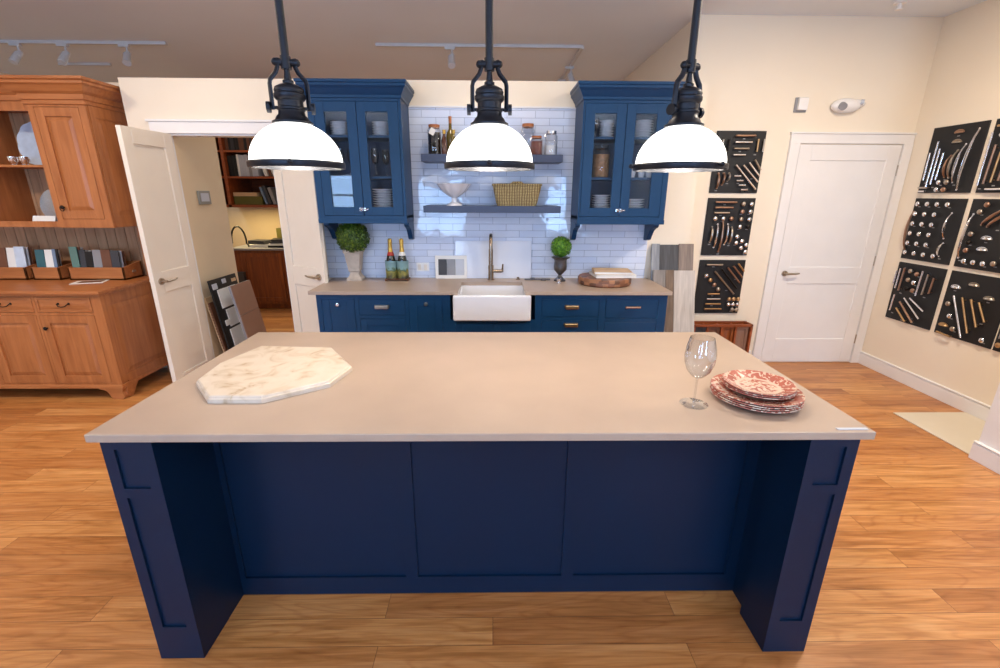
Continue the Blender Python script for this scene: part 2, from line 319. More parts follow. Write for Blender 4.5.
def shaker(b, x0, x1, z0, z1, yf, th=.02, st=.055, rec=.01, raised=False):
    """frame-and-panel front facing -Y"""
    b.box(x0, x0+st, yf, yf+th, z0, z1, .0015, 1); b.box(x1-st, x1, yf, yf+th, z0, z1, .0015, 1)
    b.box(x0+st, x1-st, yf, yf+th, z0, z0+st, .0015, 1); b.box(x0+st, x1-st, yf, yf+th, z1-st, z1, .0015, 1)
    b.box(x0+st-.002, x1-st+.002, yf+rec, yf+th-.001, z0+st-.002, z1-st+.002)
    if raised:
        a, c, e, f = x0+st+.004, x1-st-.004, z0+st+.004, z1-st-.004; k = .028
        vo = [b.bm.verts.new(p) for p in ((a, yf+rec, e), (c, yf+rec, e), (c, yf+rec, f), (a, yf+rec, f))]
        vi = [b.bm.verts.new(p) for p in ((a+k, yf+.002, e+k), (c-k, yf+.002, e+k), (c-k, yf+.002, f-k), (a+k, yf+.002, f-k))]
        for i in range(4): b.bm.faces.new((vo[i], vo[(i+1) % 4], vi[(i+1) % 4], vi[i])).material_index = b.i
        b.bm.faces.new(vi).material_index = b.i
    return b
# ================================================================== THE ROOM
YW = 3.95; DY = 4.25; XR = 3.68; XL = -6.0; HC = 3.0; PT = 2.445
struct(B().box(XL, XR+.3, REAR, 9, -.05, 0).obj('floor', 'floor'))
struct(B().box(XL, XR+.3, REAR, 9, HC, HC+.05).obj('ceiling', 'ceil'))
# partition carrying the kitchen, with the closet opening cut out
b = B()
b.box(-1.77, 1.66, YW, YW+.12, 0, PT); b.box(-2.875, -2.575, YW, YW+.12, 0, PT); b.box(-2.575, -1.77, YW, YW+.12, 2.05, PT)
b.box(-2.72, -2.6, YW+.1201, 4.58, 0, PT)            # closet side wall
struct(b.obj('wall_kitchen', 'cream'))
struct(B().box(-2.6, -2.565, YW+.03, 4.585, 0, PT).obj('wall_closet', 'closetwall'))
struct(B().box(XL, -2.7, 4.12, 4.24, 0, PT).obj('wall_left_back', 'cream'))
struct(B().box(1.64, XR, DY, DY+.1, 0, HC).obj('wall_back', 'cream'))
struct(B().box(1.66, 1.76, DY+.1, 9, 0, HC).obj('wall_side_back', 'cream'))
struct(B().box(1.66, 1.70, YW+.02, DY, 0, PT).obj('wall_return', 'cream'))
struct(B().box(XR, XR+.1, 2.5, DY+.1, 0, HC).obj('wall_right', 'cream'))
struct(B().box(3.07, XR, 2.4, 2.5, 0, HC).box(3.07, 3.17, REAR, 2.4, 0, HC).obj('wall_right_pier', 'white'))
struct(B().box(XL-.1, XL, REAR, 9, 0, HC).obj('wall_left', 'cream'))
struct(B().box(XL, 1.7, 9, 9.1, 0, HC).obj('wall_far', 'cream'))
b = B(); xs = [XL] + [v for p in WINS for v in p] + [3.17]
for i in range(0, len(xs), 2): b.box(xs[i], xs[i+1], REAR-.1, REAR, 0, HC)
for a, c in WINS: b.box(a, c, REAR-.1, REAR, 0, .68); b.box(a, c, REAR-.1, REAR, 2.02, HC)
struct(b.obj('wall_rear', 'thermo'))
for i, (a, c) in enumerate(WINS):
    b = B()
    for x in (a, (a+c)/2-.02, c-.04): b.box(x, x+.04, REAR-.06, REAR-.01, .68, 2.02)
    for z in (.68, 1.12, 1.55, 1.98): b.box(a, c, REAR-.055, REAR-.015, z, z+.035)
    struct(b.obj('window_%d' % (i+1), 'white'))
struct(B().box(-1.42, 1.325, YW-.012, YW, .905, 2.25).obj('wall_backsplash', 'tile'))
struct(B().box(-1.42, 1.325, YW-.02, YW, 2.25, 2.262).obj('trim_backsplash', 'white'))
# baseboards
def baseboard(b, p0, p1, out):
    """moulded board from p0 to p1, thickness towards out"""
    d = Vector((p1[0]-p0[0], p1[1]-p0[1], 0)); o = Vector((out[0], out[1], 0))
    for t, z0, z1 in ((.016, 0, .105), (.011, .105, .125), (.02, .118, .122)):
        a = Vector((p0[0], p0[1], 0)); e = a+d+o*t
        b.box(min(a.x, e.x), max(a.x, e.x), min(a.y, e.y), max(a.y, e.y), z0, z1, .002, 1)
    return b
struct(baseboard(B(), (XR, 2.5), (XR, DY), (-1, 0)).obj('baseboard_right', 'white'))
struct(baseboard(B(), (1.70, DY), (2.57, DY), (0, -1)).obj('baseboard_back', 'white'))
struct(baseboard(B(), (3.07, -2), (3.07, 2.516), (-1, 0)).obj('baseboard_pier', 'white'))
struct(B().box(3.09, XR-.02, 2.505, 3.13, 0, .008, .002, 1).obj('floor_tile_inlay', 'padtile'))
# closet door casing (header and jambs)
b = B(); b.box(-2.70, -1.64, YW-.02, YW+.001, 2.05, 2.135, .004); b.box(-2.715, -1.63, YW-.03, YW, 2.135, 2.152, .003)
b.box(-2.574, -2.560, YW+.001, YW+.03, 0, 2.037); b.box(-1.785, -1.771, YW+.001, YW+.119, 0, 2.037); b.box(-2.574, -1.771, YW+.001, YW+.119, 2.037, 2.049)
b.box(-2.66, -2.585, YW-.018, YW+.001, 0, 2.06, .004); b.box(-1.76, -1.68, YW-.018, YW+.001, 0, 2.06, .004)
struct(b.obj('trim_closet', 'white'))
def catch(x): B().cyl((x, YW+.03, 2.04), (x, YW+.03, 2.034), .014, n=14).obj('ball_catch', 'nickel', trimp)
trimp = [o for o in C.objects if o.name == 'trim_closet'][0]
catch(-2.35); catch(-2.23)

def lever(parent, x, z, yf, sgn, m='nickel'):
    b = B(); b.cyl((x, yf, z), (x, yf-.012, z), .026, n=24); b.cyl((x, yf-.01, z), (x, yf-.05, z), .009)
    b.tube([(x, yf-.048, z), (x+sgn*.03, yf-.052, z+.002), (x+sgn*.075, yf-.05, z+.001), (x+sgn*.115, yf-.044, z+.006)], [.010, .0095, .008, .007])
    return b.obj('handle', m, parent)
def door_leaf(name, w, h, loc, rot, handle_far=True, m='leaf', th=.035, flip=1):
    """leaf hinged at local x=0, running along +x; both faces panelled"""
    o_b = B(); st = .09
    zs = [(.18, .86), (1.02, h-.11)]
    o_b.box(0, st, 0, th, .008, h, .002, 1); o_b.box(w-st, w, 0, th, .008, h, .002, 1)
    for a, c in ((.008, .18), (.86, 1.02), (h-.11, h)): o_b.box(st-.001, w-st+.001, 0, th, a, c, .002, 1)
    for a, c in zs: o_b.box(st-.002, w-st+.002, .012, th-.012, a-.002, c+.002)
    o = o_b.obj(name, m); o.location = loc; o.rotation_euler = (0, 0, rot); struct(o); return o
# left leaf: hinge at (-2.575, 3.93), free edge towards the camera
LW = .49
d1 = door_leaf('door_1', LW, 2.045, (0, 0, 0), 0)
def add_handle_local(d, x, z, th=.035, sgn=-1):
    """levers on both faces of a leaf built at the origin"""
    for yf, dr in ((0, -1), (th, 1)):
        b = B(); b.cyl((x, yf, z), (x, yf+dr*.012, z), .026, n=24); b.cyl((x, yf, z), (x, yf+dr*.05, z), .009)
        b.tube([(x, yf+dr*.048, z), (x+sgn*.03, yf+dr*.052, z+.002), (x+sgn*.075, yf+dr*.05, z+.001), (x+sgn*.115, yf+dr*.044, z+.006)], [.010, .0095, .008, .007])
        b.obj('handle', 'nickel', d)
add_handle_local(d1, LW-.065, .95)
d1.location = (-2.573, YW-.02, 0); d1.rotation_euler = (0, 0, math.atan2(-.5, -.02))
d2 = door_leaf('door_2', LW, 2.045, (0, 0, 0), 0); add_handle_local(d2, LW-.065, .95)
d2.location = (-1.772, YW-.02, 0); d2.rotation_euler = (0, 0, math.atan2(-.27, .42))
# white two-panel door in the back wall
b = B(); x0, x1 = 2.685, 3.585
for a, c in ((x0, x0+.11), (x1-.11, x1)): b.box(a, c, DY-.014, DY-.0005, .012, 2.03, .002, 1)
for a, c in ((.012, .25), (.80, .96), (1.90, 2.03)): b.box(x0+.109, x1-.109, DY-.014, DY-.0005, a, c, .002, 1)
for a, c in ((.248, .802), (.958, 1.902)): b.box(x0+.108, x1-.108, DY-.006, DY-.0005, a, c)
d3 = struct(b.obj('door_3', 'white')); lever(d3, x0+.07, .90, DY-.014, 1)
for z in (.25, 1.02, 1.82): B().cyl((x1+.006, DY-.012, z-.045), (x1+.006, DY-.012, z+.045), .008).box(x1-.012, x1+.004, DY-.012, DY-.004, z-.045, z+.045).obj('hinge', 'nickel', d3)
b = B()
for a, c in ((x0-.095, x0-.008), (x1+.008, XR-.004)): b.box(a, c, DY-.024, DY+.001, 0, 2.04, .003)
b.box(x0-.095, XR-.004, DY-.02, DY+.001, 2.038, 2.115, .003); b.box(x0-.105, XR-.002, DY-.03, DY, 2.115, 2.13, .003)
struct(b.obj('trim_door', 'white'))
struct(B().box(x0-.008, x1+.008, DY-.004, DY-.0005, 0, 2.038).obj('trim_door_gap', 'dgrey')) if False else None

# ================================================================== THE ISLAND
IX0, IX1, IY0, IY1 = -1.232, 1.187, 1.236, 2.305; TB = .878
isl = thing('kitchen_island', 'navy painted kitchen island with panelled corner posts and open knee space', 'island', (-.02, 1.9, 0))
PX0, PX1, PW = -1.193, 1.145, .154
def post(x0, x1, side):
    b = B(); y0, y1 = 1.239, 1.40; r = .008
    b.box(x0, x1, y0+r, y1, 0, TB)
    # face frame on the front with two sunk panels
    s = .036
    b.box(x0, x0+s, y0, y0+r+.001, 0, TB); b.box(x1-s, x1, y0, y0+r+.001, 0, TB)
    for a, c in ((0, .145), (.678, .713), (.852, TB)): b.box(x0+s, x1-s, y0, y0+r+.001, a, c)
    return b.obj('corner_post', 'blue_shaded', isl)
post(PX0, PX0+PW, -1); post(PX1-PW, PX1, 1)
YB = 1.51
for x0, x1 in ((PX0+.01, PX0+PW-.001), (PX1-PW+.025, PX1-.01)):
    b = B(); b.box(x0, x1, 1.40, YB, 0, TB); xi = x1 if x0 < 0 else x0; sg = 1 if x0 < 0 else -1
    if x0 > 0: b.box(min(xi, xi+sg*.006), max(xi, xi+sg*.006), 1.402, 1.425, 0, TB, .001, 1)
    b.obj('side_panel', 'blue_shaded', isl)
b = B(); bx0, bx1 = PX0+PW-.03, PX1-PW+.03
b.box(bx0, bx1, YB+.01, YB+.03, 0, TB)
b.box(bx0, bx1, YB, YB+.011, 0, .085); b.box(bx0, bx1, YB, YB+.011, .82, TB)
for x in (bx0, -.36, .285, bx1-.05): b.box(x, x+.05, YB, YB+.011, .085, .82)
b.obj('back_panel', 'blue_shaded', isl)
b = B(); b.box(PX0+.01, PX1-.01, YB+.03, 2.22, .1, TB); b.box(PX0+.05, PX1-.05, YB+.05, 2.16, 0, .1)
b.obj('cabinet_body', 'blue_shaded', isl)
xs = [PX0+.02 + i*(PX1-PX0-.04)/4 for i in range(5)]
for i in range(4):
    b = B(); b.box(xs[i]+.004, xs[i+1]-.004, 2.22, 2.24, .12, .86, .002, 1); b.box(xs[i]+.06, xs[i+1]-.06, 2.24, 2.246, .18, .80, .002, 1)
    b.obj('door', 'blue_shaded', isl)
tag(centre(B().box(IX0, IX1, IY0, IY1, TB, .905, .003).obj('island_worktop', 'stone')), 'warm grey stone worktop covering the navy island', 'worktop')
tag(centre(B().box(1.075, 1.172, 1.250, 1.262, .905, .908, .001, 1).obj('label_strip', 'ltgrey')), 'small pale plastic strip on the island worktop corner near the red plates', 'label holder')

# octagonal marble slab
oc = [(-1.118, 1.60), (-.985, 1.448), (-.80, 1.448), (-.612, 1.585), (-.578, 1.755), (-.733, 1.985), (-1.07, 2.01), (-1.135, 1.78)]
b = B()
v0 = [b.bm.verts.new((x, y, .9055)) for x, y in oc]
cx_, cy_ = sum(p[0] for p in oc)/8, sum(p[1] for p in oc)/8
def ring(k, z): return [b.bm.verts.new((cx_+(x-cx_)*k, cy_+(y-cy_)*k, z)) for x, y in oc]
rs = [v0, ring(1, .921), ring(.992, .9225), ring(.982, .9235), ring(.974, .929), ring(.955, .932)]
for p, q in zip(rs, rs[1:]):
    for i in range(8): b.bm.faces.new((p[i], p[(i+1) % 8], q[(i+1) % 8], q[i]))
b.bm.faces.new(rs[-1]); b.bm.faces.new(v0[::-1])
tag(centre(b.obj('marble_slab', 'marble')), 'octagonal cream marble slab with moulded edge lying on the island', 'slab')

# wine glass
wg = thing('wine_glass', 'empty stemmed wine glass on the island beside the red plates', 'glass', (.702, 1.43, .905))
B().lathe(.702, 1.437, [(0, .9055), (.046, .9055), (.047, .907), (.03, .909), (.008, .914), (0, .914)], 40).obj('foot', 'clear', wg)
B().lathe(.702, 1.437, [(0, .912), (.006, .913), (.0035, .925), (.003, .99), (.005, 1.003), (0, 1.005)], 16).obj('stem', 'clear', wg)
B().lathe(.702, 1.437, [(.003, 1.003), (.02, 1.01), (.038, 1.03), (.049, 1.06), (.051, 1.085), (.047, 1.115), (.039, 1.148), (.0378, 1.148), (.0455, 1.115), (.0495, 1.085), (.0475, 1.061), (.0365, 1.031), (.019, 1.012), (.003, 1.0045)], 40).obj('bowl', 'clear', wg)

# plates
def plate_mesh(R, name, m, depth=.016):
    b = B(); b.lathe(0, 0, [(0, .002), (R*.55, .002), (R*.58, .0), (R*.62, .002), (R*.97, depth), (R, depth+.002), (R*.99, depth+.005), (R*.68, .0085), (R*.62, .0055), (0, .005)], 48)
    return b.obj(name, m)
PCX, PCY = .93, 1.475
def plates(n, R, cx, cy_, z, step, lab, grp, name, m):
    for k in range(n):
        o = plate_mesh(R, name, m); o.location = (cx, cy_, z+k*step); o.rotation_euler = (0, 0, k*.7)
        tag(o, lab(k, n), 'plate', grp)
    return z+n*step
ords = ['bottom', 'second from the bottom', 'third from the bottom', 'topmost']
z = plates(4, .148, .936, 1.475, .9056, .0075, lambda k, n: 'large red patterned plate, %s of four on the island' % ords[k], 'large red dinner plates on the island', 'dinner_plate', 'china')
z2 = z - .0075 + .0061
sm = ['bottom', 'middle', 'topmost']
plates(3, .117, .95, 1.487, z2, .0065, lambda k, n: 'small red patterned plate, %s of three on the large ones' % sm[k], 'small red plates on the island', 'salad_plate', 'china')

# ================================================================== PENDANTS
def make_pendant():
    t = thing('pendant_lamp', '', 'lamp', (0, 0, 0)); Z = 1.690
    R = .158
    prof = [(R, Z+.018)]
    for k in range(1, 13):
        a = k/12*math.radians(70); prof.append((R*math.cos(a)*1.0, Z+.018+.139*math.sin(a)))
    inner = [(r-.004, z-.003) for r, z in prof[::-1]]
    B().lathe(0, 0, prof+inner, 56).obj('lamp_shade', 'shade', t)
    r = B(); r.lathe(0, 0, [(R-.006, Z), (R+.006, Z), (R+.008, Z+.004), (R+.008, Z+.018), (R+.004, Z+.022), (R-.004, Z+.022), (R-.006, Z)], 56)
    for a in (-PI/2, PI/6, 5*PI/6):
        c, s_ = math.cos(a), math.sin(a); r.cyl(((R+.006)*c, (R+.006)*s_, Z+.014), ((R+.02)*c, (R+.02)*s_, Z+.014), .005); r.ball(((R+.02)*c, (R+.02)*s_, Z+.014), .0085)
    r.obj('rim_band', 'pend', t)
    B().lathe(0, 0, [(0, Z+0.1480), (.068, Z+0.1480), (.068, Z+0.1545), (.058, Z+0.1600), (.052, Z+0.1709), (.045, Z+0.1774), (.043, Z+0.1905), (.047, Z+0.1938), (.047, Z+0.1992), (.042, Z+0.2025), (.042, Z+0.2221), (.047, Z+0.2254), (.052, Z+0.2319), (.052, Z+0.2428), (.048, Z+0.2472), (.05, Z+0.2548), (.046, Z+0.2646), (.03, Z+0.2733), (.018, Z+0.2777), (.018, Z+0.2864), (.012, Z+0.2908), (.009, Z+0.3170), (.009, Z+0.3715), (0, Z+0.3715)], 40).obj('socket_housing', 'pend', t)
    y = B()
    for s_ in (-1, 1):
        y.tube([(s_*.060, 0, Z+.193), (s_*.060, 0, Z+.275), (s_*.057, 0, Z+.288), (s_*.036, 0, Z+.312), (s_*.029, 0, Z+.328), (s_*.027, 0, Z+.355)], .0055, 8, sx=1.7)
        y.cyl((s_*.012, 0, Z+.343), (s_*.034, 0, Z+.343), .0115); y.ball((s_*.034, 0, Z+.343), .0125)
    y.cyl((-.02, 0, Z+.343), (.02, 0, Z+.343), .012)
    y.obj('yoke', 'pend', t)
    for s_ in (-1, 1):
        k = B(); k.cyl((s_*.035, 0, Z+.200), (s_*.07, 0, Z+.200), .0055); k.cyl((s_*.067, 0, Z+.200), (s_*.079, 0, Z+.200), .0185, n=20); k.obj('thumb_screw', 'pend', t)
    B().cyl((0, 0, Z+.325), (0, 0, HC-.01), .0135, n=16).cyl((0, 0, Z+.322), (0, 0, Z+.362), .0175).obj('rod', 'pend', t)
    B().lathe(0, 0, [(0, HC-.03), (.03, HC-.03), (.06, HC-.018), (.065, HC-.0005), (0, HC-.0005)], 32).obj('ceiling_canopy', 'pend', t)
    B().ball((0, 0, Z+.09), .03).cyl((0, 0, Z+.11), (0, 0, Z+.15), .014).obj('bulb', 'shade', t)
    return t
pd = make_pendant()
for i, (x, ry) in enumerate(((-.712, .25), (-.012, 0), (.69, .5))):
    o = pd if i == 0 else copy_tree(pd)
    o.location = (x, 1.78, 0); o.rotation_euler = (0, 0, ry)
    o['label'] = ['bronze pendant lamp with lit white dome above the octagonal marble slab', 'bronze pendant with lit white dome hanging in front of the open shelves, middle of three', 'bronze pendant lamp with lit white dome above the wine glass and red plates'][i]
    o['group'] = 'bronze pendants over the island'
    light('pendant_light', 'POINT', (x, 1.78, 1.745), 9, (1, .84, .66), .035)

# ================================================================== BASE CABINETS, SINK, WORKTOP
KF = 3.385
def cup_pull(b, x, z, y, w=.055):
    pts = [(x-w, z+.012), (x+w, z+.012), (x+w, z-.004), (x+w-.008, z-.016), (x-w+.008, z-.016), (x-w, z-.004)]
    b.prism(pts, 'y', y-.004, y+.001, 0); b.box(x-w+.004, x+w-.004, y-.026, y, z+.002, z+.012, .003); b.box(x-w+.006, x+w-.006, y-.028, y-.022, z-.014, z+.008, .003)
    b.box(x-w+.004, x-w+.009, y-.024, y, z-.012, z+.006); b.box(x+w-.009, x+w-.004, y-.024, y, z-.012, z+.006)
def carcass(x0, x1, lab, nm='base_cabinet', top=.875):
    t = thing(nm, lab, 'cabinet', ((x0+x1)/2, 3.67, 0), 'navy base cabinets under the kitchen worktop')
    b = B(); b.box(x0, x1, KF+.02, 3.93, .1, top); b.box(x0+.01, x1-.01, KF+.07, 3.9, 0, .1); b.obj('body', 'blue', t); return t
def frame(t, x0, x1, rects, y=KF, z0=.1, z1=.875):
    """face frame: thin slab with openings; rects = list of door/drawer rectangles"""
    b = B(); b.box(x0, x1, y+.004, y+.021, z0, z1)
    st = .012
    xa = min(r[0] for r in rects); xb = max(r[1] for r in rects)
    b.box(x0, xa-.002, y, y+.005, z0, z1); b.box(xb+.002, x1, y, y+.005, z0, z1)
    zz = sorted({(r[2], r[3]) for r in rects}); prev = z0
    for a, c in zz:
        b.box(xa-.002, xb+.002, y, y+.005, prev, a-.002); prev = c+.002
    b.box(xa-.002, xb+.002, y, y+.005, prev, z1)
    b.obj('face_frame', 'blue', t)
def knob_(parent, x, z, y, m='silver'):
    b = B(); b.cyl((x, y, z), (x, y-.016, z), .006); b.lathe(0, 0, [(0, .026), (.012, .024), (.0155, .018), (.0145, .013), (.008, .010), (.0075, .004), (.009, 0)], 20, M4=Matrix.Translation((x, y, z)) @ Matrix.Rotation(PI/2, 4, 'X')); return b.obj('knob', m, parent)
c1 = carcass(-1.337, -1.036, 'narrow navy base cabinet below the potted boxwood, single door with a knob')
frame(c1, -1.337, -1.036, [(-1.30, -1.05, .15, .84)])
d = shaker(B(), -1.298, -1.052, .152, .838, KF-.002, .02, .06).obj('door', 'blue', c1); knob_(d, -1.175, .80, KF-.002)
c2 = carcass(-1.036, -.652, 'navy drawer cabinet below the champagne bottles')
frame(c2, -1.036, -.652, [(-1.018, -.668, .715, .84), (-1.018, -.668, .43, .685), (-1.018, -.668, .15, .40)])
for k, (a, c) in enumerate(((.717, .838), (.432, .683), (.152, .398))):
    b = B()
    if k == 0: b.box(-1.016, -.67, KF-.002, KF+.018, a, c, .0015, 1)
    else: shaker(b, -1.016, -.67, a, c, KF-.002, .02, .05)
    d = b.obj('drawer', 'blue', c2); h = B(); cup_pull(h, -.843, (.782 if k == 0 else (a+c)/2), KF-.003); h.obj('pull', 'nickel', d)
c3 = carcass(-.652, -.325, 'navy base cabinet with a knob door between the drawers and the sink')
frame(c3, -.652, -.325, [(-.64, -.385, .15, .84)])
d = shaker(B(), -.638, -.387, .152, .838, KF-.002, .02, .055).obj('door', 'blue', c3); knob_(d, -.507, .804, KF-.002, 'nickel')
c4 = carcass(-.325, .325, 'navy sink cabinet under the white apron sink', top=.675)
frame(c4, -.325, .325, [(-.29, -.003, .15, .65), (.003, .29, .15, .65)], z1=.675)
for a, c in ((-.288, -.003), (.003, .288)):
    d = shaker(B(), a, c, .152, .648, KF-.002, .02, .055).obj('door', 'blue', c4); knob_(d, -.03 if a < 0 else .03, .45, KF-.002)
c5 = carcass(.325, .838, 'navy drawer cabinet beside the sink, above it the pewter urn')
R5 = [(.375, .815, .70, .84), (.375, .815, .53, .67), (.375, .815, .15, .50)]
frame(c5, .325, .838, R5)
for x0, x1, a, c in R5:
    d = B().box(x0+.002, x1-.002, KF-.002, KF+.018, a+.002, c-.002, .0015, 1).obj('drawer', 'blue', c5); h = B(); cup_pull(h, .605, min(c-.03, .782), KF-.003); h.obj('pull', 'gold', d)
c6 = carcass(.838, 1.337, 'navy drawer cabinet at the counter end beside the leaning oak boards')
R6 = [(.865, 1.27, .69, .84), (.865, 1.27, .15, .66)]
frame(c6, .838, 1.337, R6)
for x0, x1, a, c in R6:
    d = B().box(x0+.002, x1-.002, KF-.002, KF+.018, a+.002, c-.002, .0015, 1).obj('drawer', 'blue', c6)
    h = B(); zz = .782 if c > .8 else .5; h.cyl((1.03, KF, zz), (1.03, KF-.028, zz), .005); h.cyl((1.11, KF, zz), (1.11, KF-.028, zz), .005); h.tube([(1.012, KF-.028, zz), (1.128, KF-.028, zz)], .008); h.obj('pull', 'copper', d)
wt = B().prism([(-1.38, 3.35), (-.262, 3.35), (-.262, 3.735), (.245, 3.735), (.245, 3.35), (1.357, 3.35), (1.357, YW-.0125), (-1.38, YW-.0125)], 'z', .878, .905, .002).obj('kitchen_worktop', 'stone')
tag(centre(wt), 'long stone worktop along the tiled wall, cut around the apron sink', 'worktop')
sk = thing('farmhouse_sink', 'white porcelain apron front sink set in the stone worktop', 'sink', (-.007, 3.55, .68))
b = B(); b.box(-.298, .286, 3.30, 3.335, .688, .884, .012, 3); b.box(-.296, -.262, 3.32, 3.765, .688, .877, .004); b.box(.25, .284, 3.32, 3.765, .688, .877, .004)
b.box(-.296, .284, 3.735, 3.77, .688, .877, .004); b.box(-.296, .284, 3.31, 3.76, .688, .71, .004); b.obj('basin', 'porcelain', sk)
B().cyl((-.007, 3.55, .710), (-.007, 3.55, .713), .04, n=28).obj('drain', 'nickel', sk)
fc = thing('kitchen_faucet', 'tall brushed gooseneck faucet with side lever behind the sink', 'faucet', (-.016, 3.84, .905))
b = B(); b.cyl((-.016, 3.84, .905), (-.016, 3.84, .912), .03, n=24); b.cyl((-.016, 3.84, .905), (-.016, 3.84, 1.03), .023, n=24)
pts = [(-.016, 3.84, 1.02), (-.016, 3.84, 1.20)] + [(-.016, 3.76+.08*math.cos(a), 1.20+.085*math.sin(a)) for a in [PI*k/12 for k in range(1, 13)]] + [(-.016, 3.68, 1.17)]
b.tube(pts, .015, 14); b.obj('spout', 'brassy', fc)
B().cyl((-.016, 3.68, 1.18), (-.016, 3.68, 1.06), .0175, n=18).obj('spray_head', 'brassy', fc)
b = B(); b.cyl((.0, 3.84, .98), (.075, 3.84, .98), .014, n=16); b.tube([(.078, 3.84, .972), (.082, 3.838, 1.0), (.084, 3.83, 1.04)], [.011, .008, .007]); b.obj('lever', 'brassy', fc)
tag(centre(B().cyl((.215, 3.86, .905), (.215, 3.86, .912), .018, n=20).cyl((.215, 3.86, .91), (.215, 3.86, .926), .011, n=20).obj('air_switch', 'brassy')), 'little brass button standing on the worktop beside the faucet', 'button')
b = B(); b.box(.27, .49, 3.825, 3.85, .9055, .917, .004); b.cyl((.34, 3.86, .9055), (.34, 3.86, .92), .02); b.cyl((.43, 3.82, .9055), (.43, 3.82, .922), .024)
tag(centre(b.obj('metal_strap_hardware', 'pewter')), 'dark pewter strap hardware lying between the faucet and the urn', 'hardware')
tag(centre(B().lathe(.54, 3.67, [(0, .9055), (.016, .9055), (.017, .911), (.009, .916), (.012, .924), (.019, .932), (.019, .944), (.012, .952), (0, .955)], 24).obj('cabinet_knob_sample', 'chrome')), 'shiny round cabinet knob standing in front of the pewter urn', 'knob')
# white tile panel leaning on the backsplash behind the faucet
o = B().box(-.32, .33, 0, .01, 0, .318, .001, 1).obj('splash_board', 'whiteboard'); o.location = (0, 3.908, .906); o.rotation_euler = (-.055, 0, 0)
tag(o, 'large glossy white panel leaning on the backsplash behind the faucet', 'panel')
# sample card
sc = thing('tile_sample_card', 'white framed card with three grey samples leaning beside the faucet', 'sample card', (-.358, 3.893, .906))
Lc = Vector((-.358, 3.893, .906))
B().box(Lc.x-.135, Lc.x+.135, Lc.y, Lc.y+.008, Lc.z, Lc.z+.195, .001, 1).obj('card', 'paper', sc)
for i, m in enumerate(('grey', 'ltgrey', 'paper')):
    B().box(Lc.x-.108+i*.074, Lc.x-.036+i*.074, Lc.y-.004, Lc.y+.001, Lc.z+.03, Lc.z+.165, .001, 1).obj('sample', ['dgrey', 'grey', 'ltgrey'][i], sc)
sc.rotation_euler = (-.07, 0, 0)
# outlet
ol = thing('wall_outlet', 'white double outlet plate on the tiled wall between the champagne and the sample card', 'outlet', (-.605, YW-.012, .97))
B().box(-.66, -.55, YW-.017, YW-.012, .962, 1.036, .002).obj('plate', 'white', ol)
for x in (-.632, -.58): B().box(x-.014, x+.014, YW-.02, YW-.016, .975, 1.022, .001, 1).obj('socket', 'leaf', ol)

def ball_bush(parent, c, r, m, n=1100, ls=.012):
    b = B(); b.ball(c, r*.86, n=24); rnd = random.Random(3)
    for _ in range(n):
        z = rnd.uniform(-1, 1); a = rnd.uniform(0, 2*PI); q = math.sqrt(1-z*z); d = Vector((q*math.cos(a), q*math.sin(a), z))
        p = Vector(c)+d*r*rnd.uniform(.86, 1.0); t = d.orthogonal().normalized(); t = (Matrix.Rotation(rnd.uniform(0, 2*PI), 3, d) @ t); s_ = d.cross(t)
        t = (t + d*rnd.uniform(.1, .9)).normalized(); l = ls*rnd.uniform(.7, 1.25); w_ = l*.42
        vs = [b.bm.verts.new(p-t*l*.4), b.bm.verts.new(p+s_*w_-d*.001), b.bm.verts.new(p+t*l), b.bm.verts.new(p-s_*w_-d*.001)]
        b.bm.faces.new((vs[0], vs[1], vs[2])); b.bm.faces.new((vs[0], vs[2], vs[3]))
    return b.obj('foliage', m, parent)
def square_lathe(b, cx, cy_, prof, rot=PI/4): b.lathe(cx, cy_, [(r*math.sqrt(2), z) for r, z in prof], 4, M4=Matrix.Translation((cx, cy_, 0)) @ Matrix.Rotation(rot, 4, 'Z') @ Matrix.Translation((-cx, -cy_, 0)))
tp = thing('boxwood_topiary', 'big round boxwood ball in a tall tapered clay pot near the closet door', 'plant', (-1.155, 3.83, .905))
b = B(); square_lathe(b, -1.155, 3.83, [(0, .9055), (.062, .9055), (.062, .925), (.052, .932), (.038, .958), (.036, .975), (.044, .985), (.062, 1.13), (.07, 1.14), (.07, 1.165), (0, 1.165)]); b.obj('pot', 'terra', tp, 30)
ball_bush(tp, (-1.145, 3.80, 1.262), .135, 'buxus', 1500, .016)
tq = thing('boxwood_urn', 'small bright green boxwood ball in a pewter urn beside the sink', 'plant', (.57, 3.80, .905))
B().lathe(.565, 3.80, [(0, .9055), (.05, .9055), (.05, .915), (.035, .925), (.018, .945), (.013, .955), (.022, .965), (.035, .98), (.052, 1.0), (.055, 1.03), (.05, 1.075), (.055, 1.09), (.074, 1.097), (.078, 1.105), (.06, 1.108), (0, 1.1)], 32).obj('urn', 'pewter', tq)
ball_bush(tq, (.565, 3.80, 1.19), .087, 'moss', 900, .014)
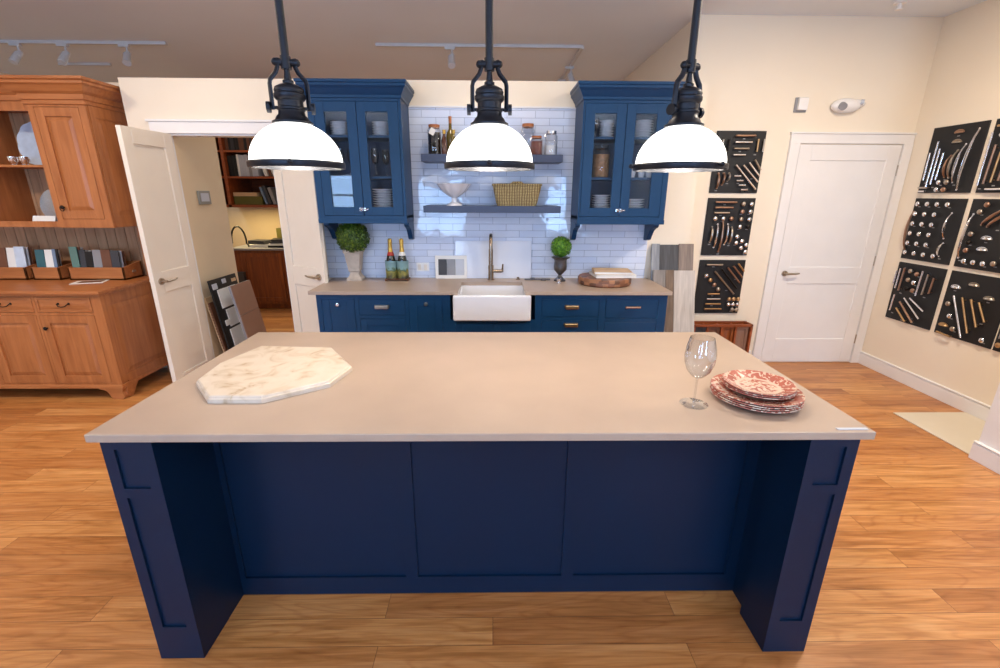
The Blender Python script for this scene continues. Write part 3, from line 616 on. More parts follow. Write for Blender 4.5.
# champagne
def bottle(x, y, lab, foil, labm):
    t = thing('champagne_bottle', lab, 'bottle', (x, y, .92), 'champagne bottles in the tin caddy'); z = .925
    B().lathe(x, y, [(0, z), (.036, z), (.038, z+.01), (.038, z+.145), (.034, z+.17), (.024, z+.20), (.0165, z+.235), (.0145, z+.26), (.0145, z+.30), (0, z+.30)], 28).obj('body', 'dkglass', t)
    B().lathe(x, y, [(.0215, z+.218), (.0175, z+.237), (.0155, z+.262), (.0165, z+.29), (.0175, z+.30), (.0165, z+.318), (.01, z+.326), (0, z+.327)], 24).obj('foil', 'gilt', t)
    B().lathe(x, y, [(.0385, z+.05), (.0388, z+.13), (.0385, z+.1301)], 28).lathe(x, y, [(.0202, z+.222), (.0285, z+.194), (.0298, z+.188)], 28).obj('neck_label', labm, t)
bottle(-.850, 3.82, 'champagne bottle with red neck label in the tin caddy', 'gilt', 'red'); bottle(-.755, 3.82, 'champagne bottle with white neck label in the tin caddy', 'gilt', 'paper')
cd_ = thing('bottle_caddy', 'tin caddy painted with a green landscape holding two champagne bottles', 'caddy', (-.783, 3.80, .905))
b = B()
for x in (-.850, -.755):
    pr = [(.046, .922), (.048, .99), (.050, 1.07), (.0485, 1.07), (.0445, .99), (.0425, .924)]; b.lathe(x, 3.82, pr, 28)
b.obj('sleeve', 'caddy', cd_)
b = B(); b.box(-.902, -.703, 3.770, 3.870, .917, .923, .002, 1)
for x in (-.900, -.717):
    for y in (3.776, 3.858): b.box(x, x+.012, y-.004, y+.008, .9055, .918)
b.obj('tray', 'rust', cd_)
# butcher block and books
bb = B(); bb.lathe(.915, 3.69, [(0, .9055), (.205, .9055), (.215, .915), (.215, .955), (.207, .965), (0, .965)], 64)
tag(centre(bb.obj('butcher_block', 'butcher')), 'thick round end grain wooden board under two books on the counter', 'board')
for i, (w_, d_, zz, a, dx, lab) in enumerate(((.33, .23, .9655, .06, .02, 'white book lying on the round wooden board, under the tan-topped one'), (.30, .21, .99, -.1, .01, 'tan topped white book, upper of the two on the round wooden board'))):
    t = thing('book', lab, 'book', (.965+dx, 3.71, zz), 'books on the round wooden board'); cx_, cy_ = .965+dx, 3.71
    B().box(cx_-w_/2+.004, cx_+w_/2-.004, cy_-d_/2+.004, cy_+d_/2-.004, zz+.002, zz+.02).obj('pages', 'paper', t)
    B().box(cx_-w_/2, cx_+w_/2, cy_-d_/2, cy_+d_/2, zz, zz+.002).box(cx_-w_/2, cx_+w_/2, cy_-d_/2, cy_+d_/2, zz+.02, zz+.023).box(cx_-w_/2, cx_-w_/2+.003, cy_-d_/2, cy_+d_/2, zz, zz+.023).obj('cover', 'paper' if i == 0 else 'beige', t)
    t.rotation_euler = (0, 0, a)

# ================================================================== SHELVES AND WHAT STANDS ON THEM
for z0, z1, lab in ((1.838, 1.893, 'upper dark blue grey floating shelf holding the jars'), (1.462, 1.514, 'lower dark blue grey floating shelf holding the compote and basket')):
    tag(centre(B().box(-.545, .535, 3.70, YW-.0125, z0, z1, .002).obj('floating_shelf', 'slate')), lab, 'shelf', 'floating shelves on the tiled wall')
ZU, ZL = 1.893, 1.514
def jar(x, r, h, lab, cont, fill, lid='cork', y=3.80, z=ZU, tagged=False, lidr=None):
    t = thing('storage_jar', lab, 'jar', (x, y, z)); lr = lidr or r*.82
    B().lathe(x, y, [(0, z+.0005), (r*.95, z+.0005), (r, z+.008), (r, z+h*.78), (r*.8, z+h*.88), (r*.8, z+h*.92)], 28).obj('glass_body', 'clear', t)
    B().lathe(x, y, [(0, z+.004), (r*.92, z+.004), (r*.92, z+h*fill), (0, z+h*fill)], 28).obj('contents', cont, t)
    B().lathe(x, y, [(0, z+h*.9), (lr, z+h*.9), (lr, z+h), (0, z+h)], 28).obj('lid', lid, t)
    B().tube([(x+lr*1.02*math.cos(a), y+lr*1.02*math.sin(a), z+h*.89) for a in [2*PI*k/20 for k in range(21)]], .002, 6).tube([(x-lr-.004, y, z+h*.89), (x-lr-.008, y-.004, z+h*.8), (x-lr*.9, y-.01, z+h*.75)], .002, 6).obj('wire_clip', 'silver', t)
    if tagged: B().box(x-.03, x+.01, y-r-.004, y-r-.001, z+h*.62, z+h*.84, M4=Matrix.Translation((x, y, z+h*.73)) @ Matrix.Rotation(.5, 4, 'Y') @ Matrix.Translation((-x, -y, -z-h*.73))).obj('paper_tag', 'paper', t)
    return t
jar(-.45, .052, .215, 'dark filled clip jar with a paper tag on the upper shelf', 'darkjar', .74, tagged=True)
t = thing('oil_bottle', 'amber oil bottle with a tall cork beside the dark jar on the upper shelf', 'bottle', (-.33, 3.83, ZU))
B().lathe(-.33, 3.84, [(0, ZU+.0005), (.033, ZU+.0005), (.035, ZU+.01), (.035, ZU+.13), (.03, ZU+.16), (.013, ZU+.19), (.012, ZU+.23), (0, ZU+.23)], 24).obj('body', 'olive', t)
B().lathe(-.33, 3.84, [(0, ZU+.225), (.011, ZU+.225), (.013, ZU+.28), (0, ZU+.28)], 16).obj('cork', 'cork', t)
t = thing('oil_bottle', 'slim amber bottle with gilt stopper between the dark jar and the tall corked bottle', 'bottle', (-.372, 3.77, ZU))
B().lathe(-.372, 3.765, [(0, ZU+.0005), (.022, ZU+.0005), (.023, ZU+.1), (.01, ZU+.135), (.01, ZU+.15), (0, ZU+.15)], 20).obj('body', 'amber', t)
B().lathe(-.372, 3.765, [(0, ZU+.147), (.012, ZU+.147), (.013, ZU+.175), (0, ZU+.178)], 16).obj('stopper', 'gilt', t)
t = thing('oil_bottle', 'small yellow oil bottle beside the tall corked bottle on the upper shelf', 'bottle', (-.30, 3.76, ZU))
B().lathe(-.298, 3.755, [(0, ZU+.0005), (.02, ZU+.0005), (.021, ZU+.1), (.009, ZU+.13), (.009, ZU+.15), (0, ZU+.15)], 20).obj('body', 'olive', t)
B().lathe(-.298, 3.755, [(0, ZU+.147), (.011, ZU+.147), (.011, ZU+.175), (0, ZU+.177)], 16).obj('stopper', 'gilt', t)
jar(.275, .055, .235, 'tall clear clip jar with pale contents at the back of the upper shelf', 'cookies', .3, y=3.87)
jar(.335, .048, .135, 'short clip jar of red brown spice on the upper shelf', 'spice', .72, y=3.765)
jar(.45, .05, .175, 'clear jar of white sugar at the end of the upper shelf', 'salt', .4, lid='silver', y=3.79)
# compote
def scallop(a, k): return .03*math.cos(a*12) if 4 <= k <= 9 else 0
b = B(); b.lathe(-.31, 3.81, [(0, ZL+.0005), (.065, ZL+.0005), (.06, ZL+.008), (.02, ZL+.03), (.018, ZL+.06), (.05, ZL+.078), (.09, ZL+.105), (.12, ZL+.145), (.135, ZL+.165), (.13, ZL+.167), (.112, ZL+.143), (.08, ZL+.108), (.03, ZL+.085), (0, ZL+.083)], 72, wave=scallop)
tag(centre(b.obj('compote_bowl', 'porcelain')), 'white footed compote bowl with fluted rim on the lower shelf', 'bowl')
# basket
bk = thing('woven_basket', 'rectangular woven seagrass basket on the lower shelf', 'basket', (.19, 3.81, ZL))
def rr(w_, d_, r, z, cx=.19, cy_=3.81, n=6):
    out = []
    for sx, sy_, a0 in ((1, 1, 0), (-1, 1, PI/2), (-1, -1, PI), (1, -1, 3*PI/2)):
        for k in range(n+1): a = a0+PI/2*k/n; out.append((cx+sx*(w_-r)+r*math.cos(a), cy_+sy_*(d_-r)+r*math.sin(a), z))
    return out
b = B(); rings = []
for w_, d_, z in ((.155, .08, ZL+.0005), (.165, .085, ZL+.03), (.18, .094, ZL+.10), (.193, .1, ZL+.16), (.186, .094, ZL+.16), (.172, .087, ZL+.10), (.15, .075, ZL+.012)):
    rings.append([b.bm.verts.new(p) for p in rr(w_, d_, .035, z)])
for p, q in zip(rings, rings[1:]):
    for i in range(len(p)): b.bm.faces.new((p[i], p[(i+1) % len(p)], q[(i+1) % len(p)], q[i])).smooth = True
b.bm.faces.new(rings[0][::-1]); b.bm.faces.new(rings[-1]); b.obj('body', 'basket', bk)
rp = rr(.19, .098, .035, ZL+.16); B().tube(rp+[rp[0]], .008, 8).obj('rim', 'basket', bk)
for s_ in (-1, 1): B().tube([(.19-.05, 3.81+s_*.1, ZL+.163), (.19-.03, 3.81+s_*.1, ZL+.178), (.19+.03, 3.81+s_*.1, ZL+.178), (.19+.05, 3.81+s_*.1, ZL+.163)], .006, 8).obj('handle', 'basket', bk)

# ================================================================== WALL CABINETS
CF = 3.615
def wall_cabinet(x0, x1, lab, doors, glassx):
    t = thing('wall_cabinet', lab, 'cabinet', ((x0+x1)/2, 3.78, 1.38), 'glazed navy wall cabinets')
    z0, z1 = 1.385, 2.285; YBk = YW-.0125
    b = B(); b.box(x0, x0+.018, CF+.02, YBk, z0, z1); b.box(x1-.018, x1, CF+.02, YBk, z0, z1); b.box(x0, x1, CF+.02, YBk, z0+.035, z0+.055); b.box(x0, x1, CF+.02, YBk, z1-.03, z1); b.box(x0, x1, YBk-.01, YBk, z0+.03, z1)
    b.obj('body', 'blueint', t)
    # outer skin of the sides in cabinet paint is the same timber; face frame
    b = B(); b.box(x0, doors[0][0]-.002, CF, CF+.02, z0, z1, .001, 1); b.box(doors[1][1]+.002, x1, CF, CF+.02, z0, z1, .001, 1)
    b.box(doors[0][0]-.002, doors[1][1]+.002, CF, CF+.02, z0, 1.440, .001, 1); b.box(doors[0][0]-.002, doors[1][1]+.002, CF, CF+.02, 2.236, z1, .001, 1)
    b.box(x0-.003, x1+.003, CF-.004, CF+.01, z0-.002, z0+.03, .001, 1)
    b.obj('face_frame', 'blue', t)
    # crown: profile swept round front and both sides
    prof = [(0, 2.255), (.008, 2.258), (.008, 2.275), (.018, 2.29), (.032, 2.315), (.045, 2.33), (.045, 2.345), (.052, 2.35), (.052, 2.368), (0, 2.368)]
    b = B(); lines = []
    for o_, z in prof: lines.append([b.bm.verts.new(p) for p in ((x0-o_, YBk, z), (x0-o_, CF-o_, z), (x1+o_, CF-o_, z), (x1+o_, YBk, z))])
    for p, q in zip(lines, lines[1:]+lines[:1]):
        for i in range(3): b.bm.faces.new((p[i], p[i+1], q[i+1], q[i]))
    b.bm.faces.new([l[0] for l in lines]); b.bm.faces.new([l[3] for l in lines][::-1]); b.box(x0, x1, CF+.001, YBk, 2.29, 2.366)
    b.obj('crown_molding', 'blue', t, 30)
    for (a, c), (ga, gc) in zip(doors, glassx):
        b = B(); y = CF-.002
        b.box(a, ga, y, y+.02, 1.442, 2.234, .001, 1); b.box(gc, c, y, y+.02, 1.442, 2.234, .001, 1); b.box(ga, gc, y, y+.02, 1.442, 1.505, .001, 1); b.box(ga, gc, y, y+.02, 2.167, 2.234, .001, 1)
        d = b.obj('door', 'blue', t); B().box(ga-.004, gc+.004, y+.009, y+.012, 1.501, 2.171).obj('glass_pane', 'glass', d)
    for z in (1.712, 1.998): B().box(x0+.018, x1-.018, CF+.04, YBk-.01, z, z+.018).obj('shelf', 'blue', t)
    for x in (x0+.002, x1-.04):
        pr = [(YBk, 1.39), (3.70, 1.39), (3.70, 1.365), (3.725, 1.35), (3.76, 1.345), (3.80, 1.325), (3.84, 1.28), (3.86, 1.245), (3.90, 1.235), (YBk, 1.235)]
        B().prism(pr, 'x', x, x+.038, .002).obj('bracket', 'blue', t)
    xm = doors[0][1]; b = B(); b.box(xm-.028, xm-.002, CF-.012, CF-.002, 1.475, 1.5, .002); b.box(xm+.004, xm+.022, CF-.01, CF-.002, 1.475, 1.5, .002); b.cyl((xm-.01, CF-.016, 1.4875), (xm+.035, CF-.016, 1.4875), .0045); b.ball((xm+.036, CF-.016, 1.4875), .007); b.ball((xm-.015, CF-.016, 1.4875), .011)
    b.obj('latch', 'chrome', t)
    return t
wall_cabinet(-1.335, -.662, 'navy glazed wall cabinet above the tall boxwood pot', [(-1.285, -.987), (-.983, -.684)], [(-1.218, -1.058), (-.922, -.76)])
wall_cabinet(.655, 1.328, 'navy glazed wall cabinet above the round wooden board', [(.672, .973), (.977, 1.285)], [(.745, .903), (1.045, 1.20)])
def stack(n, R, x, y, z, step, nm, where, grp, m='porcelain'):
    for k in range(n):
        o = plate_mesh(R, nm, m, .012); o.location = (x, y, z+.0006+k*step); tag(o, where, 'plate', grp)
S1, S2, S0 = 2.016, 1.730, 1.44
stack(6, .068, -1.165, 3.78, S1, .017, 'small_plate', 'one of the white saucers high behind the closet-side pane of the boxwood cabinet', 'saucers top left in the boxwood side cabinet')
stack(6, .068, -.85, 3.78, S1, .017, 'small_plate', 'one of the white saucers high behind the shelf-side pane of the boxwood cabinet', 'saucers top right in the boxwood side cabinet')
stack(11, .085, -.865, 3.78, S0, .018, 'white_plate', 'one of the white plates low behind the shelf-side pane of the boxwood cabinet', 'plates bottom right in the boxwood side cabinet')
stack(7, .055, .872, 3.78, S1, .018, 'small_plate', 'one of the white saucers high behind the shelf-side pane of the counter-end cabinet', 'saucers top left in the board side cabinet')
stack(7, .075, 1.15, 3.78, S1, .018, 'small_plate', 'one of the white saucers high behind the outer pane of the counter-end cabinet', 'saucers top right in the board side cabinet')
stack(9, .072, .86, 3.76, S0, .018, 'white_plate', 'one of the white plates low behind the shelf-side pane of the counter-end cabinet', 'plates bottom left in the board side cabinet')
stack(7, .08, 1.13, 3.77, S0, .019, 'white_plate', 'one of the white plates low behind the outer pane of the counter-end cabinet', 'plates bottom right in the board side cabinet')
def goblet(x, y, z, h, lab, grp, r=.03):
    b = B(); b.lathe(x, y, [(0, z+.0006), (r, z+.0006), (r, z+.003), (.004, z+.01), (.004, z+h*.42), (r*.7, z+h*.5), (r, z+h*.7), (r*.85, z+h), (r*.82, z+h), (r*.95, z+h*.7), (r*.65, z+h*.52), (0, z+h*.45)], 20)
    tag(centre(b.obj('goblet', 'clear')), lab, 'glass', grp)
for x, y in ((-1.16, 3.72), (-1.10, 3.80), (-1.21, 3.82)): goblet(x, y, S2, .2, 'one of the clear goblets behind the closet-side pane of the boxwood cabinet', 'goblets middle left in the boxwood side cabinet')
for x, y in ((-.90, 3.73), (-.84, 3.83)): goblet(x, y, S2, .2, 'one of the clear goblets behind the shelf-side pane of the boxwood cabinet', 'goblets middle right in the boxwood side cabinet')
for x, y in ((.775, 3.72), (.79, 3.82)): goblet(x, y, S1, .14, 'one of the clear glasses behind the shelf-side pane of the cabinet over the wooden board', 'glasses top left in the board side cabinet', .026)
jar(.84, .068, .235, 'clear jar of biscuits inside the cabinet above the wooden board', 'cookies', .72, lid='clear', y=3.76, z=S2)
for x in (1.09, 1.16, 1.22):
    b = B(); b.lathe(x, 3.75, [(0, S2+.0006), (.02, S2+.0006), (.028, S2+.05), (.03, S2+.07), (.027, S2+.07), (.018, S2+.006), (0, S2+.006)], 20); tag(centre(b.obj('cup', 'porcelain')), 'one of the white cups behind the outer pane of the cabinet over the wooden board', 'cup', 'cups in the board side cabinet')

# ================================================================== HARDWARE DISPLAY BOARDS
BW, BH = .43, .513
def hw_board(lab, grp, loc, rotz, items, bw=BW):
    t = thing('hardware_display_board', lab, 'display board', (0, 0, 0), grp)
    B().box(-bw/2, bw/2, -.012, 0, 0, BH, .001, 1).obj('panel', 'board', t)
    def P(fx, fy, d): return (-bw/2+fx*bw, -.012-d, BH*(1-fy))
    for it in items:
        k, m = it[0], it[-1]; b = B()
        if k == 'b':       # straight bar pull on two posts
            _, xa, ya, xb, yb, _m = it; r = .008
            b.cyl(P(xa, ya, .024), P(xb, yb, .024), r, n=10)
            for f in (.08, .92): q = (xa+(xb-xa)*f, ya+(yb-ya)*f); b.cyl(P(*q, 0), P(*q, .026), .004, n=8)
            nm = 'bar_pull'
        elif k == 'a':     # arched pull
            _, xa, ya, xb, yb, _m = it; pts = []
            for j in range(9):
                f = j/8; pts.append(P(xa+(xb-xa)*f, ya+(yb-ya)*f, .006+.028*math.sin(PI*f)**.6))
            b.tube(pts, [.006, .0075, .009, .010, .0105, .010, .009, .0075, .006], 8)
            for q in ((xa, ya), (xb, yb)): b.cyl(P(*q, 0), P(*q, .01), .0085, n=12)
            nm = 'arch_pull'
        elif k == 'k':     # round knob
            _, x, y, _m = it; b.cyl(P(x, y, 0), P(x, y, .014), .006, n=10); b.ball(P(x, y, .022), .020, (1, .62, 1), 14); nm = 'knob'
        elif k == 'c':     # cup pull
            _, x, y, _m = it; c = P(x, y, 0); pts = [(c[0]+.042*math.cos(PI*j/12), c[2]+.026*math.sin(PI*j/12)) for j in range(13)]
            b.prism(pts, 'y', c[1]-.004, c[1]); b.ball((c[0], c[1]-.002, c[2]), .038, (1, .55, .58), 16); nm = 'cup_pull'
            for v in b.bm.verts:
                if v.co.z < c[2]-.002: v.co.z = c[2]-.002
                if v.co.y > c[1]+.001: v.co.y = c[1]+.001
        if items.index(it) % 2 == 0:      # little printed label under the piece
            x, y = (it[1], it[2]) if k in 'kc' else ((it[1]+it[3])/2, max(it[2], it[4]))
            q = P(min(.95, x), min(.975, y+.045), 0); b.i = 1; b.box(q[0]-.011, q[0]+.011, q[1]-.0008, q[1]+.0004, q[2]-.0035, q[2]+.0035)
        b.obj(nm, [m, 'grey'], t)
    t.location = loc; t.rotation_euler = (0, 0, rotz); return t
s_, n_, c_, g_, p_, i_ = 'silver', 'nickel', 'chrome', 'gold', 'copper', 'iron'
b1 = [('b', .12, .14, .12, .33, n_), ('b', .24, .14, .24, .33, i_)] + [('b', .36, .08+.1*k, .76-.05*k, .08+.1*k, [p_, s_, n_, s_][k]) for k in range(4)] + [('b', .83, .13, .83, .33, g_), ('b', .95, .13, .95, .33, n_)]
b1 += [('b', .45, .54, .93, .94, s_), ('b', .60, .54, .95, .82, c_), ('b', .71, .50, .96, .72, s_), ('b', .82, .46, .97, .62, n_)] + [('a', .13+.11*k, .68, .13+.10*k, .92-.06*k, [p_, p_, n_][k]) for k in range(3)] + [('b', .44+.06*k, .72+.075*k, .58+.06*k, .72+.075*k, s_) for k in range(4)]
b2 = [('b', .14, .07+.09*k, .58-.06*k, .07+.09*k, [p_, p_, n_][k]) for k in range(3)] + [('k', .18+.17*k, .35, [s_, s_, p_][k]) for k in range(3)] + [('a', .15, .50, .14, .76, n_), ('a', .26, .45, .24, .85, s_), ('a', .37, .41, .35, .93, p_), ('a', .48, .45, .46, .80, s_), ('a', .57, .5, .56, .78, n_)]
b2 += [('k', .73, .1+.13*k, [n_, p_, n_, s_][k]) for k in range(4)] + [('k', .90, .1+.13*k, [c_, c_, c_, i_][k]) for k in range(4)] + [('k', x, y, s_) for x, y in ((.70, .66), (.82, .74), (.92, .81), (.70, .77), (.82, .86), (.93, .93))]
b3 = [('b', .13, .08, .48, .08, n_), ('b', .33, .2, .82, .62, n_), ('b', .47, .16, .87, .52, i_), ('b', .60, .13, .91, .41, p_), ('b', .72, .10, .95, .31, p_), ('b', .82, .06, .97, .20, g_)] + [('k', .16+.10*k, .28+.085*k, [c_, g_, p_, n_][k]) for k in range(4)]
b3 += [('b', .24-.01*k, .62+.095*k, .50+.03*k, .62+.095*k, [g_, s_, g_, g_][k]) for k in range(4)] + [('k', .74+.1*i, .72+.1*j, [g_, s_, n_][j]) for i in range(3) for j in range(3) if not (j == 2 and i == 0)]
for z0, it, lab in ((1.623, b1, 'black board of long bar pulls, topmost of three beside the wood samples'), (1.067, b2, 'black board of fat arched pulls and round knobs, middle of three above the wood rack'), (.511, b3, 'black board with gold bar pulls, lowest of three, just above the wood rack')):
    hw_board(lab, 'hardware boards above the wood rack', (2.155, DY-.001, z0), 0, it)
r1 = [('b', .11, .38, .11, .80, s_), ('b', .22, .22, .20, .93, s_), ('b', .29, .33, .28, .87, s_), ('b', .38, .40, .36, .80, s_), ('c', .52, .12, p_), ('c', .52, .26, n_), ('a', .50, .45, .48, .76, p_), ('a', .60, .38, .56, .77, n_), ('a', .72, .30, .66, .84, s_), ('a', .88, .10, .78, .95, s_), ('k', .43, .84, c_), ('k', .58, .84, n_), ('k', .42, .95, c_), ('k', .56, .95, p_), ('b', .05, .92, .24, .92, n_), ('b', .08, .975, .2, .975, s_)]
r2 = [('k', .12+.2*i, .09+.16*j, [c_, s_][(i+j) % 2]) for i in range(4) for j in range(6) if not (i == 3 and 1 <= j <= 4)] + [('a', .04, .22, .05, .84, p_), ('a', .82, .22, .80, .60, c_), ('a', .82, .68, .80, .88, c_)]
r3 = [('b', .06, .15, .05, .38, s_), ('b', .13, .10, .12, .45, s_), ('b', .22, .08, .20, .48, p_), ('k', .35, .12, n_), ('k', .50, .15, p_), ('k', .35, .27, n_), ('k', .48, .30, s_), ('k', .36, .42, i_), ('k', .5, .43, p_), ('b', .62, .08, .60, .5, s_), ('b', .74, .12, .72, .46, n_), ('b', .87, .16, .85, .42, p_), ('b', .15, .56, .13, .85, s_), ('b', .5, .56, .85, .72, s_), ('b', .38, .58, .80, .86, s_), ('b', .3, .66, .68, .95, p_), ('b', .26, .78, .52, .97, g_)]
r4 = [('b', .05, .18, .05, .9, s_), ('b', .16, .35, .14, .88, p_), ('b', .27, .45, .25, .86, g_), ('b', .38, .52, .36, .84, p_), ('b', .50, .58, .48, .82, n_), ('b', .1, .1, .6, .08, g_), ('k', .2, .22, c_), ('k', .38, .3, p_), ('k', .52, .24, s_), ('c', .75, .3, n_), ('c', .75, .5, s_), ('k', .7, .7, s_), ('k', .85, .7, s_), ('b', .2, .95, .8, .95, s_)]
r5 = [('a', .10, .22, .06, .86, s_), ('k', .30, .08, p_), ('k', .22, .18, n_), ('a', .28, .36, .6, .12, p_), ('a', .38, .38, .7, .16, p_), ('k', .18, .5, n_), ('k', .18, .62, i_), ('k', .18, .74, p_), ('c', .42, .56, s_), ('c', .40, .72, s_), ('k', .2, .9, s_), ('k', .36, .9, s_), ('k', .52, .9, s_), ('b', .8, .2, .78, .8, n_), ('k', .68, .88, n_), ('k', .85, .88, s_)]
r6 = [('c', .16, .25, c_), ('c', .45, .17, n_), ('c', .75, .32, n_), ('b', .22, .36, .55, .95, s_), ('b', .37, .36, .63, .86, g_), ('b', .52, .36, .74, .74, g_), ('b', .66, .38, .84, .64, g_), ('k', .15, .5, n_), ('k', .24, .68, s_), ('c', .14, .86, g_), ('k', .36, .86, n_), ('b', .1, .965, .36, .985, g_), ('k', .88, .9, s_)]
r7 = [('b', .1, .2, .1, .8, s_), ('b', .25, .2, .25, .7, s_), ('c', .6, .3, n_), ('k', .1, .9, g_), ('k', .3, .9, g_), ('a', .7, .5, .7, .85, n_)]
ords3 = ('topmost', 'middle', 'lowest')
for yc, its, where in ((3.833, (r1, r2, r3), 'column beside the door'), (3.342, (r4, r5, r6), 'second column'), (2.88, (None, None, r7), 'third column')):
    for z0, it, w_, desc in zip((1.630, 1.073, .526), its, ords3, ('long pulls', 'knobs', 'slanted pulls')):
        if it is None: continue
        hw_board('black board of %s, %s on the side wall in the %s' % (desc, w_, where), 'hardware boards on the cream side wall', (XR-.001, yc, z0), -PI/2, it, .445)

# ================================================================== FIXTURES ON THE WALLS AND CEILING
al = thing('alarm_sounder', 'small white and grey alarm box on the wall above the white door', 'alarm', (2.625, DY, 2.29))
B().box(2.575, 2.68, DY-.012, DY, 2.285, 2.40, .002).obj('back_plate', 'grey', al); B().box(2.592, 2.672, DY-.04, DY-.012, 2.30, 2.395, .004).obj('cover', 'white', al)
em = thing('emergency_light', 'white twin head emergency light on the wall above the white door', 'light', (3.0, DY, 2.33))
B().ball((3.0, DY-.03, 2.335), .1, (1.25, .55, .58), 24).ball((3.07, DY-.035, 2.35), .07, (1.3, .5, .5), 20).obj('housing', 'white', em)
B().cyl((2.945, DY-.065, 2.33), (2.935, DY-.095, 2.318), .03, n=24).obj('lens', 'grey', em); B().cyl((3.10, DY-.06, 2.36), (3.12, DY-.07, 2.357), .02, n=24).obj('lens', 'ltgrey', em)
sp_ = thing('sprinkler_head', 'small white sprinkler head hanging from the ceiling above the white door', 'sprinkler', (3.06, 3.95, 3.0))
B().cyl((3.06, 3.95, 3.0), (3.06, 3.95, 2.985), .04, n=24).obj('escutcheon', 'white', sp_); B().cyl((3.06, 3.95, 2.985), (3.06, 3.95, 2.95), .014).cyl((3.06, 3.95, 2.952), (3.06, 3.95, 2.945), .025).obj('head', 'white', sp_)
def spot_head(parent, x, y, tilt):
    b = B(); b.box(x-.05, x+.05, y-.017, y+.017, 2.952, 2.975, .002); b.cyl((x+.02, y, 2.955), (x+.02, y, 2.89), .008); b.cyl((x+.02-.01, y-.0, 2.89), (x+.02+tilt*.03, y-.06, 2.80), .03, .036, n=20); b.cyl((x+.02, y+.01, 2.905), (x+.02, y-.02, 2.86), .024, n=16)
    return b.obj('spot_head', 'track', parent)
def track(x0, x1, y0, y1, lab, heads):
    t = thing('track_light', lab, 'track light', ((x0+x1)/2, (y0+y1)/2, 2.99), 'white ceiling tracks'); B().box(x0, x1, y0, y1, 2.974, 3.0, .002).obj('rail', 'track', t)
    for x, y, k in heads: spot_head(t, x, y, k)
    return t
t_ = track(-5.2, -3.17, 5.08, 5.115, 'white ceiling track with three spots above the wooden hutch', [(-4.62, 5.097, -1), (-4.17, 5.097, -.6), (-3.58, 5.097, .5)])
track(-4.9, -4.33, 5.87, 5.905, 'short white ceiling track deeper in the room behind the three-spot track', [])
tt = track(-1.14, .877, 5.06, 5.095, 'white L shaped ceiling track behind the middle pendant', [(-.42, 5.077, 0)])
B().box(.86, .895, 5.095, 6.9, 2.974, 3.0, .002).obj('rail', 'track', tt); spot_head(tt, .86, 5.75, .6); spot_head(tt, .86, 6.35, .6)

# ================================================================== LEANING WOOD SAMPLES AT THE COUNTER END
def plank(x0, x1, h, ybot, ytop, m, lab, th=.012, dz=0):
    L = math.hypot(h, ytop-ybot); a = math.atan2(ytop-ybot, h)
    o = B().box(-(x1-x0)/2, (x1-x0)/2, -th, 0, 0, L, .001, 1).obj('wood_sample_board', m); o.location = ((x0+x1)/2, ybot, .004); o.rotation_euler = (-a, 0, 0)
    return tag(o, lab, 'wood sample', 'oak samples leaning by the counter end')
plank(1.36, 1.43, 1.197, 3.66, 3.935, 'wblue', 'tall blue grey oak board touching the counter end')
plank(1.432, 1.592, 1.19, 3.66, 3.935, 'wdark', 'tall charcoal stained oak board leaning beside the counter')
plank(1.594, 1.722, 1.197, 3.66, 3.935, 'wtaupe', 'tall taupe oak board beside the hardware boards')
plank(1.368, 1.475, .985, 3.60, 3.86, 'wgrey', 'shorter weathered grey oak board in front, touching the counter')
plank(1.478, 1.548, .985, 3.60, 3.86, 'wbrown', 'narrow brown oak strip between the grey and the pale boards')
plank(1.55, 1.73, .98, 3.60, 3.86, 'wpale', 'pale limed oak board, shorter front board beside the hardware boards')
rk = thing('door_sample_rack', 'low reddish wooden rack of cabinet door samples under the hardware boards', 'rack', (2.18, 4.14, 0))
b = B(); b.box(1.89, 2.455, 4.08, 4.21, 0, .02); b.box(1.89, 1.91, 4.08, 4.21, 0, .44, .002); b.box(2.435, 2.455, 4.08, 4.21, 0, .44, .002); b.box(1.89, 2.455, 4.08, 4.10, .415, .44, .002); b.box(1.89, 2.455, 4.2, 4.21, 0, .44)
for x in (2.03, 2.165, 2.30): b.box(x-.008, x+.008, 4.085, 4.2, .0, .42)
b.obj('frame', 'cherry', rk)
for x0, x1, m in ((1.915, 2.02, 'dgrey'), (2.04, 2.155, 'brown'), (2.175, 2.29, 'cherryz'), (2.31, 2.43, 'mocha')):
    shaker(B(), x0, x1, .03, .41, 4.105, .02, .025, raised=True).obj('sample_door', m, rk)

# ================================================================== HUTCH
hu = thing('kitchen_hutch', 'honey coloured wooden hutch with crown moulding, doors, drawers and open shelves', 'hutch', (-3.9, 3.75, 0))
HX = -2.985; HL = -4.95; HF = 3.42; HB = 4.115
b = B(); b.box(HL+.001, HX, HF+.0201, HB, .126, .855)
# raised panel on the end: build as an x-facing frame
b.box(HX, HX+.006, HF+.0205, HF+.07, .1375, .855); b.box(HX, HX+.006, HB-.07, HB, .125, .855); b.box(HX, HX+.006, HF+.07, HB-.07, .125, .19); b.box(HX, HX+.006, HF+.07, HB-.07, .78, .855)
k = .03; y0, y1, z0, z1 = HF+.09, HB-.09, .21, .76
vo = [b.bm.verts.new(p) for p in ((HX, y0, z0), (HX, y1, z0), (HX, y1, z1), (HX, y0, z1))]; vi = [b.bm.verts.new(p) for p in ((HX+.006, y0+k, z0+k), (HX+.006, y1-k, z0+k), (HX+.006, y1-k, z1-k), (HX+.006, y0+k, z1-k))]
for i in range(4): b.bm.faces.new((vo[i], vo[(i+1) % 4], vi[(i+1) % 4], vi[i]))
b.bm.faces.new(vi)
# face frame
units = [(-3.475, -3.055), (-3.905, -3.495), (-4.37, -3.96), (-4.80, -4.39)]

